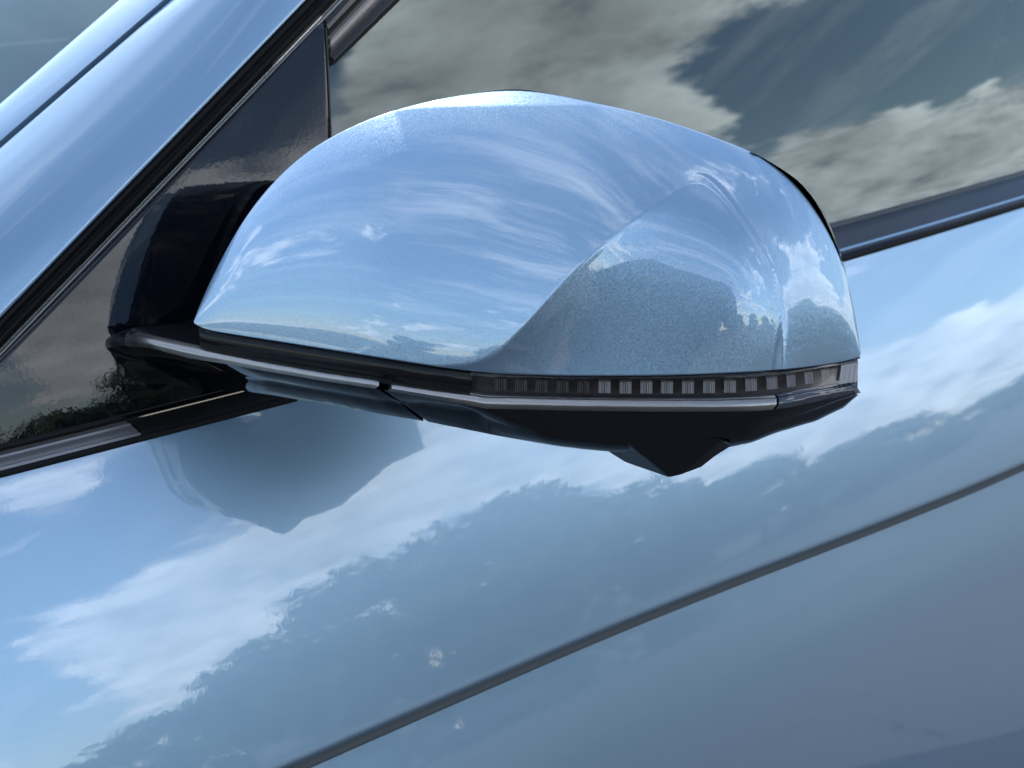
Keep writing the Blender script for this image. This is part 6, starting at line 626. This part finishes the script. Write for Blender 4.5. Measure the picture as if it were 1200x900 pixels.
crowns = [crown_mesh(s) for s in (1, 2, 3)]; trunks = [trunk_mesh(s) for s in (4, 5, 6)]
def tree(x, y, hgt, wid, k, label):
    o = empty('broadleaf_tree', (x, y, 0)); tag(o, label, 'tree', 'trees across the car park'); o.scale = (wid, wid, hgt); o.rotation_euler.z = random.uniform(0, 6.28)
    for nm, me in (('trunk', trunks[k % 3]), ('crown', crowns[k % 3])):
        c = bpy.data.objects.new(nm, me); COL.objects.link(c); c.parent = o
    return o
TREES = []
TREES = [(102, 31, 3.2, 6), (109, 30, 4.0, 6), (115, 30, 5.8, 6), (120, 31, 7.8, 6.5), (126, 30, 8.2, 7), (131, 31, 5.8, 6), (137, 30, 3.6, 6), (143, 34, 2.8, 7),
         (95, 40, 3.4, 8), (84, 46, 4.5, 8), (72, 50, 5.5, 9), (60, 44, 5, 8), (48, 46, 6, 9), (36, 48, 5.5, 9), (24, 50, 6, 10), (12, 46, 5, 9), (0, 50, 5, 9), (152, 55, 2.2, 10), (163, 55, 2.3, 10), (175, 50, 3, 10)]

KIND = lambda h_, az: ('tall' if h_ > 5.5 else 'low' if h_ < 3.5 else 'middling')
SIDE = lambda az: 'behind the photographer' if 25 < az < 80 else 'toward the rear of the car' if az > 118 else 'off the front of the car' if az <= 25 else 'straight across from the door'
ORD = ['', ', second from the front', ', third from the front', ', fourth from the front', ', fifth from the front']
seen = {}
for i, (az, dist, hgt, wid) in enumerate(sorted(TREES)):
    a = math.radians(az); lab = KIND(hgt, az) + ' dark green tree ' + SIDE(az)
    k = seen[lab] = seen.get(lab, -1) + 1
    tree(dist*math.cos(a), dist*math.sin(a), hgt, wid, i, lab + ORD[k])

# ================================================================== the photographer, mirrored in the cover
skinm = simple('skin', (.16, .105, .08), .55); shirt = simple('navy_shirt', (.020, .024, .034), .85); trous = simple('dark_trousers', (.018, .018, .02), .9)
hairm = simple('dark_hair', (.012, .010, .008), .6); shoem = simple('black_shoes', (.015, .015, .016), .6); phm = simple('phone_case', (.012, .012, .014), .3)
FW = Vector(H); RT = FW.cross(Vector((0, 0, 1)))                # forward, right
base = Vector(CAM) - FW*.46; base.z = 0
person = empty('person', base); tag(person, 'person in a navy shirt holding up a phone, mirrored in the cover', 'person')
def L2W(p): return FW*p[0] + RT*p[1] + Vector((0, 0, p[2]))     # (forward, right, up) about the feet
def skinned(name, pts, edges, mat, sub=2, root=0):
    me = bpy.data.meshes.new(name); me.from_pydata([L2W(p[:3]) for p in pts], edges, []); me.materials.append(mat)
    o = bpy.data.objects.new(name, me); COL.objects.link(o); o.parent = person
    s = o.modifiers.new('skin', 'SKIN'); s.use_smooth_shade = True
    for i, p in enumerate(pts): me.skin_vertices[0].data[i].radius = (p[3], p[4] if len(p) > 4 else p[3]); me.skin_vertices[0].data[i].use_root = (i == root)
    m = o.modifiers.new('sub', 'SUBSURF'); m.levels = sub; m.render_levels = sub
    return o
def mir(p): return (p[0], -p[1]) + tuple(p[2:])
# the lens sits at (0.46, 0, 1.254) in the person's frame; the phone is held level across both hands
arm = [(0, .185, 1.40, .052), (.0, .205, 1.26, .046), (.05, .205, 1.10, .040), (.24, .17, 1.17, .036), (.36, .105, 1.215, .027), (.405, .088, 1.225, .028, .020)]
B_ = [(0, 0, .95, .14, .11), (.01, 0, 1.12, .13, .10), (0, 0, 1.33, .16, .11), (.01, 0, 1.45, .06), (.03, 0, 1.53, .055), (.055, 0, 1.58, .072, .085), (.04, 0, 1.65, .078, .092), (.035, 0, 1.71, .055, .065)]
E_ = [(i, i+1) for i in range(7)]
for sgn in (1, -1):
    f_ = (lambda p: p) if sgn == 1 else mir
    i0 = len(B_); B_ += [f_(p) for p in arm]; E_ += [(2, i0)] + [(i0+k, i0+k+1) for k in range(5)]
    w = i0+5
    for k, (du, dz, ln) in enumerate(((.0, .032, .9), (.002, .014, 1), (.002, -.004, .95), (0, -.022, .8))):
        j = len(B_); B_ += [f_((.432, .082+du, 1.228+dz, .0095)), f_((.462, .074+du, 1.230+dz, .0085)), f_((.470, .052, 1.232+dz, .0075))]; E_ += [(w, j), (j, j+1), (j+1, j+2)]
    j = len(B_); B_ += [f_((.415, .070, 1.255, .011)), f_((.440, .056, 1.268, .0095))]; E_ += [(w, j), (j, j+1)]
    i0 = len(B_); B_ += [f_(p) for p in ((0, .09, .90, .085), (.015, .10, .50, .058), (-.01, .10, .10, .042), (.10, .11, .035, .040, .030), (.16, .115, .03, .032, .022))]; E_ += [(0, i0)] + [(i0+k, i0+k+1) for k in range(4)]
skinned('body', B_, E_, skinm)
T_ = [(0, 0, .93, .155, .125), (.01, 0, 1.12, .165, .118), (0, 0, 1.33, .188, .124), (.008, 0, 1.44, .075)]; TE = [(0, 1), (1, 2), (2, 3)]
for sgn in (1, -1):
    f_ = (lambda p: p) if sgn == 1 else mir
    i0 = len(T_); T_ += [f_(p) for p in ((0, .185, 1.40, .064), (.0, .205, 1.26, .057), (.05, .205, 1.10, .050), (.24, .17, 1.17, .045), (.33, .122, 1.205, .037))]; TE += [(2, i0)] + [(i0+k, i0+k+1) for k in range(4)]
skinned('shirt', T_, TE, shirt)
L_3 = [(0, 0, .95, .15, .122)]; LE = []
for sgn in (1, -1):
    f_ = (lambda p: p) if sgn == 1 else mir
    i0 = len(L_3); L_3 += [f_(p) for p in ((0, .09, .86, .098), (.015, .10, .50, .072), (-.01, .10, .12, .058))]; LE += [(0, i0), (i0, i0+1), (i0+1, i0+2)]
skinned('trousers', L_3, LE, trous)
skinned('hair', [(.0, 0, 1.60, .085, .07), (.012, 0, 1.68, .088, .098), (.028, 0, 1.735, .062, .075)], [(0, 1), (1, 2)], hairm)
skinned('nose', [(.128, 0, 1.625, .010), (.150, 0, 1.592, .015)], [(0, 1)], skinm)
for sgn in (1, -1):
    skinned('shoe', [(-.05, sgn*.10, .045, .045, .04), (.06, sgn*.107, .045, .048, .036), (.17, sgn*.115, .038, .038, .028)], [(0, 1), (1, 2)], shoem)
    skinned('ear', [(.035, sgn*.092, 1.60, .012, .02), (.035, sgn*.097, 1.635, .014, .022)], [(0, 1)], skinm)
    skinned('eye', [(.122, sgn*.034, 1.632, .011), (.126, sgn*.034, 1.632, .011)], [(0, 1)], simple('eye', (.5, .5, .5), .2))
phone = empty('phone', Vector(CAM) - Vector(VIEW)*.010 - RT*.055); tag(phone, 'black phone held level in both hands, mirrored in the cover', 'phone')
phone.rotation_euler = Vector(VIEW).to_track_quat('-Z', 'Y').to_euler()
bm = bmesh.new(); box_bm(bm, (0, -.022, 0), (.148, .072, .008)); o = bm_obj('case', bm, phm, phone); bevel(o, .004, 3)
for yy in (0, -.018):
    bm = bmesh.new(); bmesh.ops.create_cone(bm, segments=20, cap_ends=True, radius1=.007, radius2=.007, depth=.002, matrix=Matrix.Translation((.055+yy*.0, yy, -.0049))); o = bm_obj('camera_lens', bm, BLACK, phone)
bm = bmesh.new(); box_bm(bm, (0, -.022, .0042), (.138, .064, .0006)); o = bm_obj('screen', bm, BLACK, phone)
